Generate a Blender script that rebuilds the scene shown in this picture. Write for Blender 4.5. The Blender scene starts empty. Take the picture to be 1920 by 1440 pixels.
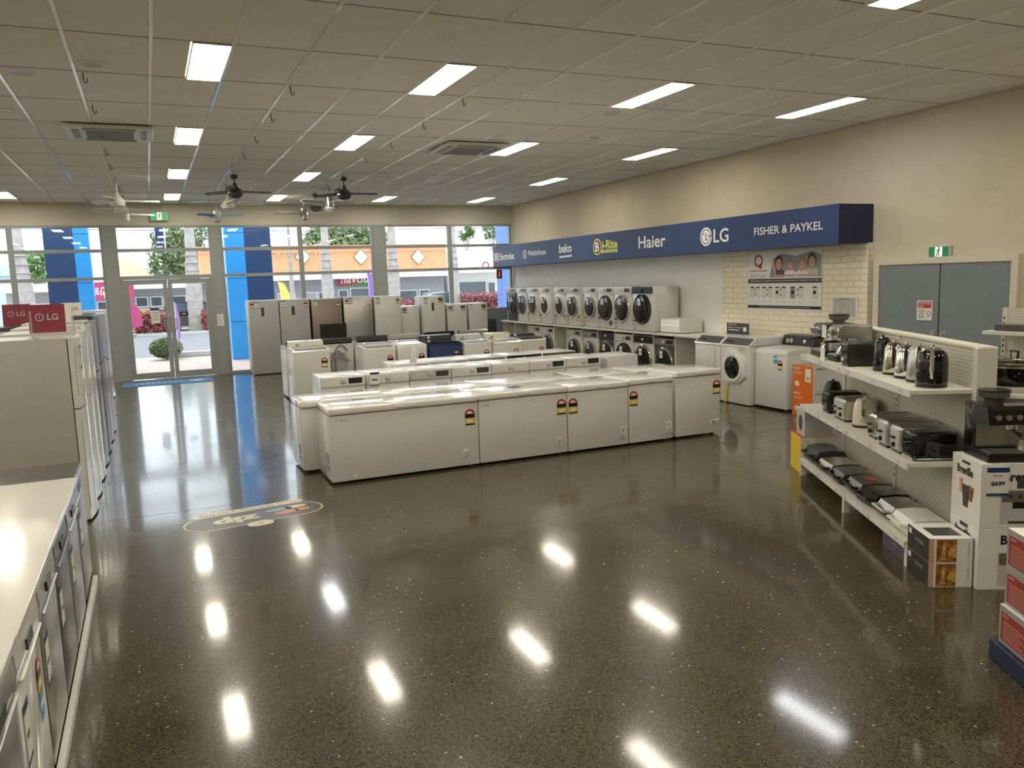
import bpy, bmesh, math, random
from mathutils import Vector, Matrix
random.seed(7)
PI = math.pi
scene = bpy.context.scene
COL = scene.collection

# ---------------------------------------------------------------- camera
F = 1503.0
YAW, PITCH, ROLL = 0.4199, 0.1311, -0.03325
CAMZ = 2.0
fw = Vector((math.sin(YAW)*math.cos(PITCH), math.cos(YAW)*math.cos(PITCH), -math.sin(PITCH)))
r0 = Vector((math.cos(YAW), -math.sin(YAW), 0)); u0 = r0.cross(fw)
rt = math.cos(ROLL)*r0 + math.sin(ROLL)*u0
up = -math.sin(ROLL)*r0 + math.cos(ROLL)*u0
cam_d = bpy.data.cameras.new('camera'); cam = bpy.data.objects.new('camera', cam_d); COL.objects.link(cam)
cam_d.sensor_width = 36; cam_d.lens = F/1920*36; cam_d.clip_end = 500; cam_d.clip_start = 0.05
cam.matrix_world = Matrix(((rt.x, up.x, -fw.x, 0), (rt.y, up.y, -fw.y, 0), (rt.z, up.z, -fw.z, CAMZ), (0, 0, 0, 1)))
scene.camera = cam

def ray(px, py): return fw + rt*((px-960)/F) - up*((py-720)/F)
def onY(px, py, Y): d = ray(px, py); return Vector((0, 0, CAMZ)) + d*(Y/d.y)
def onX(px, py, X): d = ray(px, py); return Vector((0, 0, CAMZ)) + d*(X/d.x)

# ---------------------------------------------------------------- world, sun, exposure
w = bpy.data.worlds.new('World'); scene.world = w; w.use_nodes = True
nt = w.node_tree; bg = nt.nodes['Background']
tc = nt.nodes.new('ShaderNodeTexCoord'); nz = nt.nodes.new('ShaderNodeTexNoise'); cr = nt.nodes.new('ShaderNodeValToRGB')
nz.inputs['Scale'].default_value = 2.0; nz.inputs['Detail'].default_value = 4
cr.color_ramp.elements[0].color = (0.76, 0.87, 1.0, 1); cr.color_ramp.elements[1].color = (0.92, 0.96, 1.0, 1)
nt.links.new(tc.outputs['Generated'], nz.inputs['Vector']); nt.links.new(nz.outputs['Fac'], cr.inputs['Fac'])
nt.links.new(cr.outputs['Color'], bg.inputs['Color']); bg.inputs['Strength'].default_value = 3.2
sd = bpy.data.lights.new('sun', 'SUN'); sun = bpy.data.objects.new('sun', sd); COL.objects.link(sun)
sd.energy = 1.3; sd.angle = 0.3; sd.color = (1, 0.96, 0.9); sun.rotation_euler = (math.radians(38), 0, math.radians(200)); sun.location = (0, 30, 20)
PANEL_EMIT = 25.0
scene.view_settings.view_transform = 'Standard'; scene.view_settings.look = 'None'
scene.view_settings.exposure = 0.08; scene.view_settings.gamma = 1.0; scene.view_settings.use_curve_mapping = False

# ---------------------------------------------------------------- materials
def mat(name, c, rough=0.5, metal=0.0, var=0.06, vs=8.0, emit=0, coat=0.0, bump=0.0, bs=60.0, spec=0.5, alpha=1.0):
    m = bpy.data.materials.new(name); m.use_nodes = True; n = m.node_tree; L = n.links; p = n.nodes['Principled BSDF']
    p.inputs['Roughness'].default_value = rough; p.inputs['Metallic'].default_value = metal
    p.inputs['Specular IOR Level'].default_value = spec; p.inputs['Coat Weight'].default_value = coat
    t = n.nodes.new('ShaderNodeTexCoord'); z = n.nodes.new('ShaderNodeTexNoise'); r = n.nodes.new('ShaderNodeValToRGB')
    z.inputs['Scale'].default_value = vs; z.inputs['Detail'].default_value = 3
    r.color_ramp.elements[0].position = 0.3; r.color_ramp.elements[1].position = 0.7
    r.color_ramp.elements[0].color = (c[0]*(1-var), c[1]*(1-var), c[2]*(1-var), 1)
    r.color_ramp.elements[1].color = (min(1, c[0]*(1+var)), min(1, c[1]*(1+var)), min(1, c[2]*(1+var)), 1)
    L.new(t.outputs['Object'], z.inputs['Vector']); L.new(z.outputs['Fac'], r.inputs['Fac']); L.new(r.outputs['Color'], p.inputs['Base Color'])
    if emit: p.inputs['Emission Color'].default_value = (*c, 1); p.inputs['Emission Strength'].default_value = emit
    if bump:
        z2 = n.nodes.new('ShaderNodeTexNoise'); z2.inputs['Scale'].default_value = bs; b = n.nodes.new('ShaderNodeBump'); b.inputs['Strength'].default_value = bump
        L.new(t.outputs['Object'], z2.inputs['Vector']); L.new(z2.outputs['Fac'], b.inputs['Height']); L.new(b.outputs['Normal'], p.inputs['Normal'])
    if alpha < 1: p.inputs['Alpha'].default_value = alpha
    return m
def glass_mat(name, tint=(0.96, 0.98, 0.98), f=1.0):
    m = bpy.data.materials.new(name); m.use_nodes = True; n = m.node_tree; n.nodes.clear(); L = n.links
    o = n.nodes.new('ShaderNodeOutputMaterial'); tr = n.nodes.new('ShaderNodeBsdfTransparent'); g = n.nodes.new('ShaderNodeBsdfGlossy')
    mx = n.nodes.new('ShaderNodeMixShader'); fr = n.nodes.new('ShaderNodeFresnel'); fr.inputs['IOR'].default_value = 1.45
    tr.inputs['Color'].default_value = (*tint, 1); g.inputs['Roughness'].default_value = 0.02
    mu = n.nodes.new('ShaderNodeMath'); mu.operation = 'MULTIPLY'; mu.inputs[1].default_value = f
    L.new(fr.outputs[0], mu.inputs[0]); L.new(mu.outputs[0], mx.inputs[0]); L.new(tr.outputs[0], mx.inputs[1]); L.new(g.outputs[0], mx.inputs[2]); L.new(mx.outputs[0], o.inputs[0])
    return m
def floor_mat():
    m = bpy.data.materials.new('polished_concrete'); m.use_nodes = True; n = m.node_tree; L = n.links; p = n.nodes['Principled BSDF']
    t = n.nodes.new('ShaderNodeTexCoord')
    def noise(s, d=4):
        z = n.nodes.new('ShaderNodeTexNoise'); z.inputs['Scale'].default_value = s; z.inputs['Detail'].default_value = d; L.new(t.outputs['Object'], z.inputs['Vector']); return z
    def vor(s, feat='F1'):
        v = n.nodes.new('ShaderNodeTexVoronoi'); v.inputs['Scale'].default_value = s; v.feature = feat; L.new(t.outputs['Object'], v.inputs['Vector']); return v
    def ramp(src, stops):
        r = n.nodes.new('ShaderNodeValToRGB'); e = r.color_ramp.elements
        while len(e) < len(stops): e.new(0.5)
        for k, (q, c) in enumerate(stops): e[k].position = q; e[k].color = (*c, 1)
        L.new(src, r.inputs['Fac']); return r.outputs['Color']
    def mix(f, a, b):
        x = n.nodes.new('ShaderNodeMix'); x.data_type = 'RGBA'; L.new(f, x.inputs[0]); L.new(a, x.inputs[6]); L.new(b, x.inputs[7]); return x.outputs[2]
    base = ramp(noise(1.1, 6).outputs['Fac'], [(0.3, (0.056, 0.044, 0.018)), (0.55, (0.073, 0.058, 0.024)), (0.75, (0.078, 0.063, 0.030))])
    v1 = vor(130)
    agg = ramp(v1.outputs['Color'], [(0.25, (0.012, 0.010, 0.005)), (0.5, (0.060, 0.049, 0.023)), (0.8, (0.11, 0.09, 0.045))])
    c = mix(ramp(noise(40, 2).outputs['Fac'], [(0.42, (0, 0, 0)), (0.56, (1, 1, 1))]), base, agg)
    v2 = vor(24); 
    chip = ramp(v2.outputs['Distance'], [(0.12, (1, 1, 1)), (0.17, (0, 0, 0))])
    sel = n.nodes.new('ShaderNodeSeparateColor'); L.new(v2.outputs['Color'], sel.inputs[0])
    pick = ramp(sel.outputs[0], [(0.82, (0, 0, 0)), (0.84, (1, 1, 1))])
    mm = n.nodes.new('ShaderNodeMix'); mm.data_type = 'RGBA'; mm.blend_type = 'MULTIPLY'; mm.inputs[0].default_value = 1; L.new(chip, mm.inputs[6]); L.new(pick, mm.inputs[7])
    cc = n.nodes.new('ShaderNodeRGB'); cc.outputs[0].default_value = (0.42, 0.40, 0.33, 1)
    c = mix(mm.outputs[2], c, cc.outputs[0])
    v3 = vor(62); sel3 = n.nodes.new('ShaderNodeSeparateColor'); L.new(v3.outputs['Color'], sel3.inputs[0])
    m3 = n.nodes.new('ShaderNodeMix'); m3.data_type = 'RGBA'; m3.blend_type = 'MULTIPLY'; m3.inputs[0].default_value = 1
    L.new(ramp(v3.outputs['Distance'], [(0.16, (1, 1, 1)), (0.24, (0, 0, 0))]), m3.inputs[6]); L.new(ramp(sel3.outputs[1], [(0.88, (0, 0, 0)), (0.90, (1, 1, 1))]), m3.inputs[7])
    c3 = n.nodes.new('ShaderNodeRGB'); c3.outputs[0].default_value = (0.26, 0.24, 0.17, 1)
    c = mix(m3.outputs[2], c, c3.outputs[0])
    m4 = n.nodes.new('ShaderNodeMix'); m4.data_type = 'RGBA'; m4.blend_type = 'MULTIPLY'; m4.inputs[0].default_value = 1
    L.new(ramp(v3.outputs['Distance'], [(0.28, (1, 1, 1)), (0.36, (0, 0, 0))]), m4.inputs[6]); L.new(ramp(sel3.outputs[2], [(0.66, (0, 0, 0)), (0.68, (1, 1, 1))]), m4.inputs[7])
    c4 = n.nodes.new('ShaderNodeRGB'); c4.outputs[0].default_value = (0.012, 0.010, 0.006, 1)
    c = mix(m4.outputs[2], c, c4.outputs[0])
    L.new(c, p.inputs['Base Color'])
    rr = n.nodes.new('ShaderNodeMapRange'); rr.inputs[1].default_value = 0.3; rr.inputs[2].default_value = 0.7; rr.inputs[3].default_value = 0.20; rr.inputs[4].default_value = 0.30
    L.new(noise(2.2, 5).outputs['Fac'], rr.inputs[0]); L.new(rr.outputs[0], p.inputs['Roughness'])
    b = n.nodes.new('ShaderNodeBump'); b.inputs['Strength'].default_value = 0.02; L.new(noise(30, 3).outputs['Fac'], b.inputs['Height']); L.new(b.outputs['Normal'], p.inputs['Normal'])
    p.inputs['Specular IOR Level'].default_value = 0.16; p.inputs['Coat Weight'].default_value = 0.72; p.inputs['Coat Roughness'].default_value = 0.085
    return m
def peg_mat():
    m = mat('pegboard', (0.62, 0.60, 0.50), 0.45, var=0.03); n = m.node_tree; L = n.links; p = n.nodes['Principled BSDF']
    t = n.nodes.new('ShaderNodeTexCoord'); mp = n.nodes.new('ShaderNodeVectorMath'); mp.operation = 'MULTIPLY'; mp.inputs[1].default_value = (40, 40, 40)
    fr = n.nodes.new('ShaderNodeVectorMath'); fr.operation = 'FRACTION'; sb = n.nodes.new('ShaderNodeVectorMath'); sb.operation = 'SUBTRACT'; sb.inputs[1].default_value = (0.5, 0.5, 0.5)
    ml = n.nodes.new('ShaderNodeVectorMath'); ml.operation = 'MULTIPLY'; ml.inputs[1].default_value = (1, 0, 1)
    ln = n.nodes.new('ShaderNodeVectorMath'); ln.operation = 'LENGTH'; gt = n.nodes.new('ShaderNodeMath'); gt.operation = 'LESS_THAN'; gt.inputs[1].default_value = 0.17
    L.new(t.outputs['Object'], mp.inputs[0]); L.new(mp.outputs[0], fr.inputs[0]); L.new(fr.outputs[0], sb.inputs[0]); L.new(sb.outputs[0], ml.inputs[0]); L.new(ml.outputs[0], ln.inputs[0]); L.new(ln.outputs['Value'], gt.inputs[0])
    src = p.inputs['Base Color'].links[0].from_socket; x = n.nodes.new('ShaderNodeMix'); x.data_type = 'RGBA'; x.inputs[7].default_value = (0.10, 0.10, 0.09, 1)
    L.new(gt.outputs[0], x.inputs[0]); L.new(src, x.inputs[6]); L.new(x.outputs[2], p.inputs['Base Color'])
    return m
def brick_mat():
    m = mat('orange_brickwork', (0.75, 0.30, 0.10), 0.8); n = m.node_tree; L = n.links; p = n.nodes['Principled BSDF']
    b = n.nodes.new('ShaderNodeTexBrick'); t = n.nodes.new('ShaderNodeTexCoord'); sw = n.nodes.new('ShaderNodeSeparateXYZ'); cb = n.nodes.new('ShaderNodeCombineXYZ')
    L.new(t.outputs['Object'], sw.inputs[0]); L.new(sw.outputs[0], cb.inputs[0]); L.new(sw.outputs[2], cb.inputs[1]); L.new(cb.outputs[0], b.inputs['Vector'])
    b.inputs['Scale'].default_value = 3; b.inputs['Color1'].default_value = (0.78, 0.27, 0.08, 1); b.inputs['Color2'].default_value = (0.60, 0.22, 0.08, 1); b.inputs['Mortar'].default_value = (0.7, 0.5, 0.35, 1); b.inputs['Mortar Size'].default_value = 0.03
    L.new(b.outputs['Color'], p.inputs['Base Color']); return m
M = {}
def dm(name, *a, **k): M[name] = mat(name, *a, **k)
dm('white', (0.68, 0.68, 0.64), 0.28, coat=0.3, var=0.02); dm('gloss_white', (0.82, 0.81, 0.76), 0.14, coat=0.5, var=0.02)
dm('plastic_white', (0.72, 0.71, 0.67), 0.4, var=0.02); dm('cream', (0.70, 0.65, 0.52), 0.25, coat=0.3, var=0.02)
dm('wall', (0.66, 0.59, 0.44), 0.75, var=0.03, vs=2, bump=0.03, bs=120); dm('header', (0.62, 0.58, 0.49), 0.75, var=0.03, vs=2)
dm('wall_lower', (0.90, 0.91, 0.90), 0.65, var=0.03, vs=2); dm('painted_brick', (0.90, 0.83, 0.66), 0.55, var=0.04, vs=5, bump=0.1, bs=40)
dm('mortar', (0.72, 0.66, 0.50), 0.8); dm('tile', (0.90, 0.88, 0.82), 0.85, var=0.03, vs=3, bump=0.05, bs=150); dm('tee', (0.95, 0.94, 0.90), 0.18, var=0.01, coat=0.5)
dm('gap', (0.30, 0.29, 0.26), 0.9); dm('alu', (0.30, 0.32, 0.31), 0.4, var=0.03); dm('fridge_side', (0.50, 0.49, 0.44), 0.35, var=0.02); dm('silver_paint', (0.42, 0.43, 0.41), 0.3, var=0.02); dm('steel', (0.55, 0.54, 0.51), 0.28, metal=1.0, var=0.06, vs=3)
dm('bronze_steel', (0.30, 0.25, 0.20), 0.35, metal=0.9, var=0.05, vs=3); dm('dark_steel', (0.22, 0.22, 0.22), 0.3, metal=0.9, var=0.06, vs=3); dm('chrome', (0.78, 0.77, 0.74), 0.08, metal=1.0, var=0.01)
dm('black', (0.012, 0.012, 0.013), 0.3, var=0.1); dm('gloss_black', (0.008, 0.008, 0.010), 0.06, coat=0.5, var=0.1); dm('charcoal', (0.055, 0.057, 0.062), 0.38, var=0.06)
dm('grey_plastic', (0.30, 0.30, 0.29), 0.45); dm('light_grey', (0.52, 0.52, 0.50), 0.4); dm('navy', (0.014, 0.042, 0.145), 0.45, var=0.04); dm('dark_navy', (0.006, 0.012, 0.055), 0.45, var=0.04)
dm('ext_navy', (0.012, 0.045, 0.13), 0.4, var=0.03); dm('ext_blue', (0.02, 0.29, 0.72), 0.4, var=0.03); dm('ext_mid_blue', (0.10, 0.20, 0.55), 0.4, var=0.03)
dm('print_white', (0.85, 0.85, 0.82), 0.5, var=0.01); dm('paper', (0.80, 0.79, 0.74), 0.6, var=0.02); dm('red', (0.55, 0.03, 0.04), 0.45, var=0.04); dm('orange', (0.80, 0.17, 0.015), 0.5, var=0.03)
dm('box_red', (0.31, 0.034, 0.02), 0.5, var=0.04); dm('maroon', (0.22, 0.02, 0.045), 0.5, var=0.04); dm('yellow', (0.80, 0.58, 0.06), 0.5, var=0.03); dm('lime_yellow', (0.75, 0.75, 0.10), 0.5)
dm('sky_blue', (0.12, 0.36, 0.62), 0.5); dm('mat_blue', (0.07, 0.20, 0.42), 0.9, bump=0.2, bs=300); dm('green', (0.02, 0.35, 0.10), 0.5); dm('door_grey', (0.20, 0.235, 0.245), 0.5, var=0.04, vs=3)
dm('shelf', (0.72, 0.70, 0.61), 0.4, var=0.02); dm('cardboard', (0.42, 0.30, 0.17), 0.7); dm('purple_box', (0.10, 0.09, 0.16), 0.5); dm('food_brown', (0.28, 0.12, 0.03), 0.5, var=0.6, vs=25); dm('food_gold', (0.60, 0.33, 0.07), 0.5, var=0.5, vs=30)
dm('skin', (0.62, 0.36, 0.26), 0.5, var=0.05); dm('hair', (0.05, 0.03, 0.02), 0.5); dm('fair_hair', (0.35, 0.22, 0.10), 0.5); dm('champagne', (0.62, 0.57, 0.48), 0.15, metal=1.0, var=0.02); dm('brass', (0.60, 0.47, 0.25), 0.25, metal=1.0); dm('smoke', (0.10, 0.09, 0.08), 0.12, alpha=0.75)
dm('asphalt', (0.17, 0.17, 0.18), 0.85, var=0.12, vs=1.5, bump=0.1); dm('paving', (0.42, 0.33, 0.28), 0.8, var=0.12, vs=4); dm('concrete', (0.50, 0.48, 0.45), 0.8, var=0.08); dm('verge', (0.36, 0.33, 0.18), 0.9, var=0.25, vs=3)
dm('shop_grey', (0.36, 0.36, 0.38), 0.7); dm('shop_white', (0.80, 0.80, 0.79), 0.6); dm('shop_glass', (0.10, 0.12, 0.14), 0.15); dm('pale_glass', (0.35, 0.40, 0.40), 0.2); dm('pink', (0.42, 0.04, 0.13), 0.5); dm('trunk', (0.40, 0.36, 0.33), 0.85, var=0.2, vs=3)
dm('leaf', (0.10, 0.20, 0.05), 0.6, var=0.5, vs=2); dm('pale_leaf', (0.17, 0.22, 0.09), 0.6, var=0.4, vs=2); dm('red_leaf', (0.26, 0.07, 0.07), 0.6, var=0.7, vs=5); dm('frond', (0.12, 0.22, 0.10), 0.6, var=0.3)
dm('roof_tan', (0.52, 0.36, 0.22), 0.8); dm('roof_blue', (0.45, 0.55, 0.62), 0.6); dm('car_dark', (0.05, 0.055, 0.065), 0.15, coat=1.0); dm('car_silver', (0.35, 0.38, 0.42), 0.2, metal=0.6, coat=1.0); dm('car_white', (0.8, 0.8, 0.8), 0.2, coat=1.0); dm('tyre', (0.02, 0.02, 0.02), 0.8)
dm('tail_light', (0.6, 0.02, 0.02), 0.2); dm('purple', (0.25, 0.10, 0.45), 0.5); dm('decal_slate', (0.10, 0.10, 0.12), 0.35); dm('decal_cream', (0.62, 0.55, 0.38), 0.35); dm('decal_teal', (0.20, 0.38, 0.33), 0.35); dm('decal_coral', (0.62, 0.17, 0.13), 0.35); dm('decal_orange', (0.65, 0.28, 0.10), 0.35)
dm('panel_light', (1.0, 0.92, 0.75), 0.5, emit=PANEL_EMIT, var=0); dm('cool_panel_light', (0.95, 0.97, 1.0), 0.5, emit=PANEL_EMIT*0.7, var=0); dm('exit_green', (0.02, 0.38, 0.10), 0.4, emit=0.6, var=0); dm('exit_white', (0.9, 0.95, 0.9), 0.4, emit=0.6, var=0)
dm('seal', (0.16, 0.16, 0.15), 0.6); dm('drum', (0.35, 0.35, 0.36), 0.3, metal=0.9); dm('clear', (0.7, 0.72, 0.7), 0.1, alpha=0.35)
M['floor'] = floor_mat(); M['peg'] = peg_mat(); M['brick'] = brick_mat(); M['glass'] = glass_mat('window_glass'); M['jar_glass'] = glass_mat('jar_glass', (0.85, 0.85, 0.82), 1.6)

# ---------------------------------------------------------------- mesh builder
class MB:
    def __init__(s): s.v = []; s.f = []; s.mi = []; s.ms = []
    def _m(s, m):
        if m not in s.ms: s.ms.append(m)
        return s.ms.index(m)
    def add(s, vs, fs, m):
        o = len(s.v); s.v += [tuple(v) for v in vs]; k = s._m(m)
        for f in fs: s.f.append(tuple(o+i for i in f)); s.mi.append(k)
        return s
    def box(s, x0, x1, y0, y1, z0, z1, m, bev=0, seg=2):
        bm = bmesh.new(); bmesh.ops.create_cube(bm, size=1)
        for v in bm.verts: v.co = Vector(((x0+x1)/2+v.co.x*(x1-x0), (y0+y1)/2+v.co.y*(y1-y0), (z0+z1)/2+v.co.z*(z1-z0)))
        if bev: bmesh.ops.bevel(bm, geom=bm.edges[:], offset=bev, segments=seg, profile=0.5, affect='EDGES')
        bm.verts.index_update(); s.add([v.co for v in bm.verts], [[v.index for v in f.verts] for f in bm.faces], m); bm.free(); return s
    def prism(s, pts, axis, a, b, m):
        # pts 2D polygon; axis 'x': (y,z) ; 'y': (x,z) ; 'z': (x,y)
        def P(p, t): return {'x': (t, p[0], p[1]), 'y': (p[0], t, p[1]), 'z': (p[0], p[1], t)}[axis]
        n = len(pts); vs = [P(p, a) for p in pts]+[P(p, b) for p in pts]
        fs = [tuple(range(n)), tuple(range(2*n-1, n-1, -1))]+[(i, (i+1) % n, n+(i+1) % n, n+i) for i in range(n)]
        return s.add(vs, fs, m)
    def lathe(s, prof, c, axis, m, seg=20):
        # prof list of (r, t) along axis
        n = seg; vs = []; fs = []
        for r, t in prof:
            for k in range(n):
                q = 2*PI*k/n; a, b = r*math.cos(q), r*math.sin(q)
                vs.append({'z': (c[0]+a, c[1]+b, c[2]+t), 'y': (c[0]+a, c[1]+t, c[2]+b), 'x': (c[0]+t, c[1]+a, c[2]+b)}[axis])
        for i in range(len(prof)-1):
            for k in range(n): fs.append((i*n+k, i*n+(k+1) % n, (i+1)*n+(k+1) % n, (i+1)*n+k))
        fs.append(tuple(range(n))); fs.append(tuple(range(len(vs)-n, len(vs))))
        return s.add(vs, fs, m)
    def cyl(s, c, axis, r, t0, t1, m, seg=16): return s.lathe([(r, t0), (r, t1)], c, axis, m, seg)
    def ring(s, c, axis, r0, r1, t0, t1, m, seg=28):
        return s.lathe([(r1, t1), (r1, t0), (r0, t0), (r0, t1), (r1, t1)], c, axis, m, seg) if False else s._ring(c, axis, r0, r1, t0, t1, m, seg)
    def _ring(s, c, axis, r0, r1, t0, t1, m, seg):
        vs = []; n = seg; prof = [(r1, t1), (r1, t0), (r0, t0), (r0, t1)]
        for r, t in prof:
            for k in range(n):
                q = 2*PI*k/n; a, b = r*math.cos(q), r*math.sin(q)
                vs.append({'z': (c[0]+a, c[1]+b, c[2]+t), 'y': (c[0]+a, c[1]+t, c[2]+b), 'x': (c[0]+t, c[1]+a, c[2]+b)}[axis])
        fs = [(i*n+k, i*n+(k+1) % n, ((i+1) % 4)*n+(k+1) % n, ((i+1) % 4)*n+k) for i in range(4) for k in range(n)]
        return s.add(vs, fs, m)
    def tube(s, path, r, m, seg=8):
        path = [Vector(p) for p in path]; vs = []; n = seg; rs = r if isinstance(r, (list, tuple)) else [r]*len(path)
        for i, p in enumerate(path):
            d = (path[min(i+1, len(path)-1)]-path[max(i-1, 0)]).normalized()
            a = d.orthogonal().normalized() if abs(d.z) > 0.95 else d.cross(Vector((0, 0, 1))).normalized(); b = d.cross(a)
            for k in range(n): q = 2*PI*k/n; vs.append(p+(a*math.cos(q)+b*math.sin(q))*rs[i])
        fs = [(i*n+k, i*n+(k+1) % n, (i+1)*n+(k+1) % n, (i+1)*n+k) for i in range(len(path)-1) for k in range(n)]
        fs += [tuple(range(n)), tuple(range(len(vs)-n, len(vs)))]
        return s.add(vs, fs, m)
    def ell(s, c, rx, rz, y0, y1, m, seg=20):   # flat elliptical disc facing -y
        return s.prism([(c[0]+rx*math.cos(2*PI*k/seg), c[1]+rz*math.sin(2*PI*k/seg)) for k in range(seg)], 'y', y0, y1, m)
    def build(s, name, parent=None, loc=(0, 0, 0), rotz=0, smooth=True):
        me = bpy.data.meshes.new(name); me.from_pydata(s.v, [], s.f)
        bm = bmesh.new(); bm.from_mesh(me); bmesh.ops.recalc_face_normals(bm, faces=bm.faces[:]); bm.to_mesh(me); bm.free()
        for m in s.ms: me.materials.append(M[m])
        me.polygons.foreach_set('material_index', s.mi)
        if smooth:
            me.polygons.foreach_set('use_smooth', [True]*len(me.polygons)); me.set_sharp_from_angle(angle=math.radians(35))
        me.update()
        o = bpy.data.objects.new(name, me); COL.objects.link(o); o.location = loc; o.rotation_euler = (0, 0, rotz)
        if parent: o.parent = parent
        return o
def tag(o, label, cat, group=None):
    o['label'] = label; o['category'] = cat
    if group: o['group'] = group
    return o
def thing(name, label, cat, loc=(0, 0, 0), rotz=0, group=None):
    o = bpy.data.objects.new(name, None); COL.objects.link(o); o.empty_display_size = 0.1; o.location = loc; o.rotation_euler = (0, 0, rotz)
    return tag(o, label, cat, group)
def struct(o, label=None): o['kind'] = 'structure'; return o
def dup(root, loc, rotz, label=None, group=None):
    def cp(o, par):
        c = o.copy(); COL.objects.link(c); c.parent = par
        for ch in o.children: cp(ch, c)
        return c
    r = cp(root, None); r.location = loc; r.rotation_euler = (0, 0, rotz)
    if label: r['label'] = label
    if group: r['group'] = group
    return r
MAT_FRONT = Matrix(((1, 0, 0), (0, 0, -1), (0, 1, 0)))       # text facing local -y
MAT_LEFTFACE = Matrix(((0, 0, -1), (-1, 0, 0), (0, 1, 0)))    # text facing -x (reads towards -y)
MAT_TOP = Matrix.Identity(3)
def text(s, m, parent, pos, rot, width=None, height=None, bold=0.0, shear=0.0, name='lettering', ext=0.001, size=1.0):
    cu = bpy.data.curves.new('t', 'FONT'); cu.body = s; cu.size = size; cu.offset = bold; cu.shear = shear; cu.resolution_u = 3; cu.extrude = 0.0
    tmp = bpy.data.objects.new('t', cu); COL.objects.link(tmp)
    dg = bpy.context.evaluated_depsgraph_get(); me = bpy.data.meshes.new_from_object(tmp.evaluated_get(dg)); bpy.data.objects.remove(tmp); bpy.data.curves.remove(cu)
    xs = [v.co.x for v in me.vertices]; ys = [v.co.y for v in me.vertices]
    if not xs: return None
    sx = width/(max(xs)-min(xs)) if width else None; sy = height/(max(ys)-min(ys)) if height else None
    sx = sx or sy; sy = sy or sx
    cx, cy = (max(xs)+min(xs))/2, (max(ys)+min(ys))/2
    R = rot.to_3x3()
    for v in me.vertices: v.co = R @ Vector(((v.co.x-cx)*sx, (v.co.y-cy)*sy, ext)) + Vector(pos)
    me.materials.clear(); me.materials.append(M[m]); me.name = name
    o = bpy.data.objects.new(name, me); COL.objects.link(o)
    if parent: o.parent = parent
    return o

# ================================================================ STRUCTURE
XR, YF, H = 8.98, 19.81, 3.91
XL, YB = -9.0, -6.0
fl = struct(MB().box(XL, XR+0.2, YB, YF+0.15, -0.2, 0, 'floor').build('floor')); fl['label'] = 'dark polished concrete floor with pale stone chips'
j = MB().box(-0.75, 8.3, 7.7, 7.706, 0, 0.0006, 'black').build('control_joint', fl)
ce = struct(MB().box(XL, XR+0.2, YB, YF+0.2, H+0.02, H+0.2, 'gap').build('ceiling')); ce['label'] = 'suspended grid ceiling of pale tiles'
wr = struct(MB().box(XR, XR+0.2, YB, YF+0.2, 0, H+0.02, 'wall').build('wall_right')); wr['label'] = 'long cream painted side wall'
struct(MB().box(XL-0.2, XL, YB, YF+0.2, 0, H+0.02, 'wall').build('wall_left')); struct(MB().box(XL-0.2, XR+0.2, YB-0.2, YB, 0, H+0.02, 'wall').build('wall_back'))
hd = struct(MB().box(XL, XR, YF, YF+0.2, 3.43, H+0.02, 'header').build('wall_front')); hd['label'] = 'beige header above shopfront glazing'
# ---- ceiling tiles and lights
GX = [0.18+0.6*k for k in range(-16, 16)]; GX = [x for x in GX if XL < x < XR]
GY = [6.96+1.2*k for k in range(-11, 11)]; GY = [y for y in GY if YB < y < YF]
LX = [-9.12+0.3, -7.02, -4.62, -2.52, 0.48, 2.58, 4.98, 7.38]; LY = [-0.24, 3.36, 6.96, 10.56, 14.16, 17.76]
light_cells = [(x, y) for x in LX for y in LY]
g = MB()
for x in GX: g.box(x-0.013, x+0.013, YB, YF, H-0.008, H+0.01, 'tee')
for y in GY: g.box(XL, XR, y-0.004, y+0.004, H+0.001, H+0.012, 'gap')
tee = g.build('ceiling_tee_grid', ce); tee['kind'] = 'stuff'
tile_me = MB().box(0.012, 0.588, 0.006, 1.194, 0, 0.015, 'tile', 0.003, 1).build('ceiling_tile').data
half_me = MB().box(0.012, 0.288, 0.006, 1.194, 0, 0.015, 'tile', 0.003, 1).build('ceiling_tile').data
for o in [o for o in COL.objects if o.data in (tile_me, half_me)]: bpy.data.objects.remove(o)
rest = MB()
for ix, x in enumerate([XL]+GX):
    x1 = GX[ix] if ix < len(GX) else XR
    for iy, y in enumerate([YB]+GY):
        y1 = GY[iy] if iy < len(GY) else YF
        lit = [lx for lx, ly in light_cells if abs(ly-y) < 0.1 and x-0.1 < lx < x1-0.05]
        full = abs(x1-x-0.6) < 0.01 and abs(y1-y-1.2) < 0.01
        if x > -2.9 and y > 3.3 and full:
            if lit:
                o = bpy.data.objects.new('ceiling_tile', half_me); o.location = (x if lit[0] > x+0.1 else x+0.3, y, H+0.003)
            else: o = bpy.data.objects.new('ceiling_tile', tile_me); o.location = (x, y, H+0.003)
            COL.objects.link(o); o.parent = ce
        else:
            if lit: rest.box(x+0.012 if lit[0] > x+0.1 else x+0.312, x+0.288 if lit[0] > x+0.1 else x1-0.012, y+0.006, y1-0.006, H+0.003, H+0.018, 'tile')
            else: rest.box(x+0.012, x1-0.012, y+0.006, y1-0.006, H+0.003, H+0.018, 'tile')
rs = rest.build('ceiling_tile_field', ce); rs['kind'] = 'stuff'
lp = thing('ceiling_light', 'slim rectangular white light panel set in the ceiling grid', 'ceiling light', (0, 0, 0), 0, 'ceiling light panels')
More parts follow.
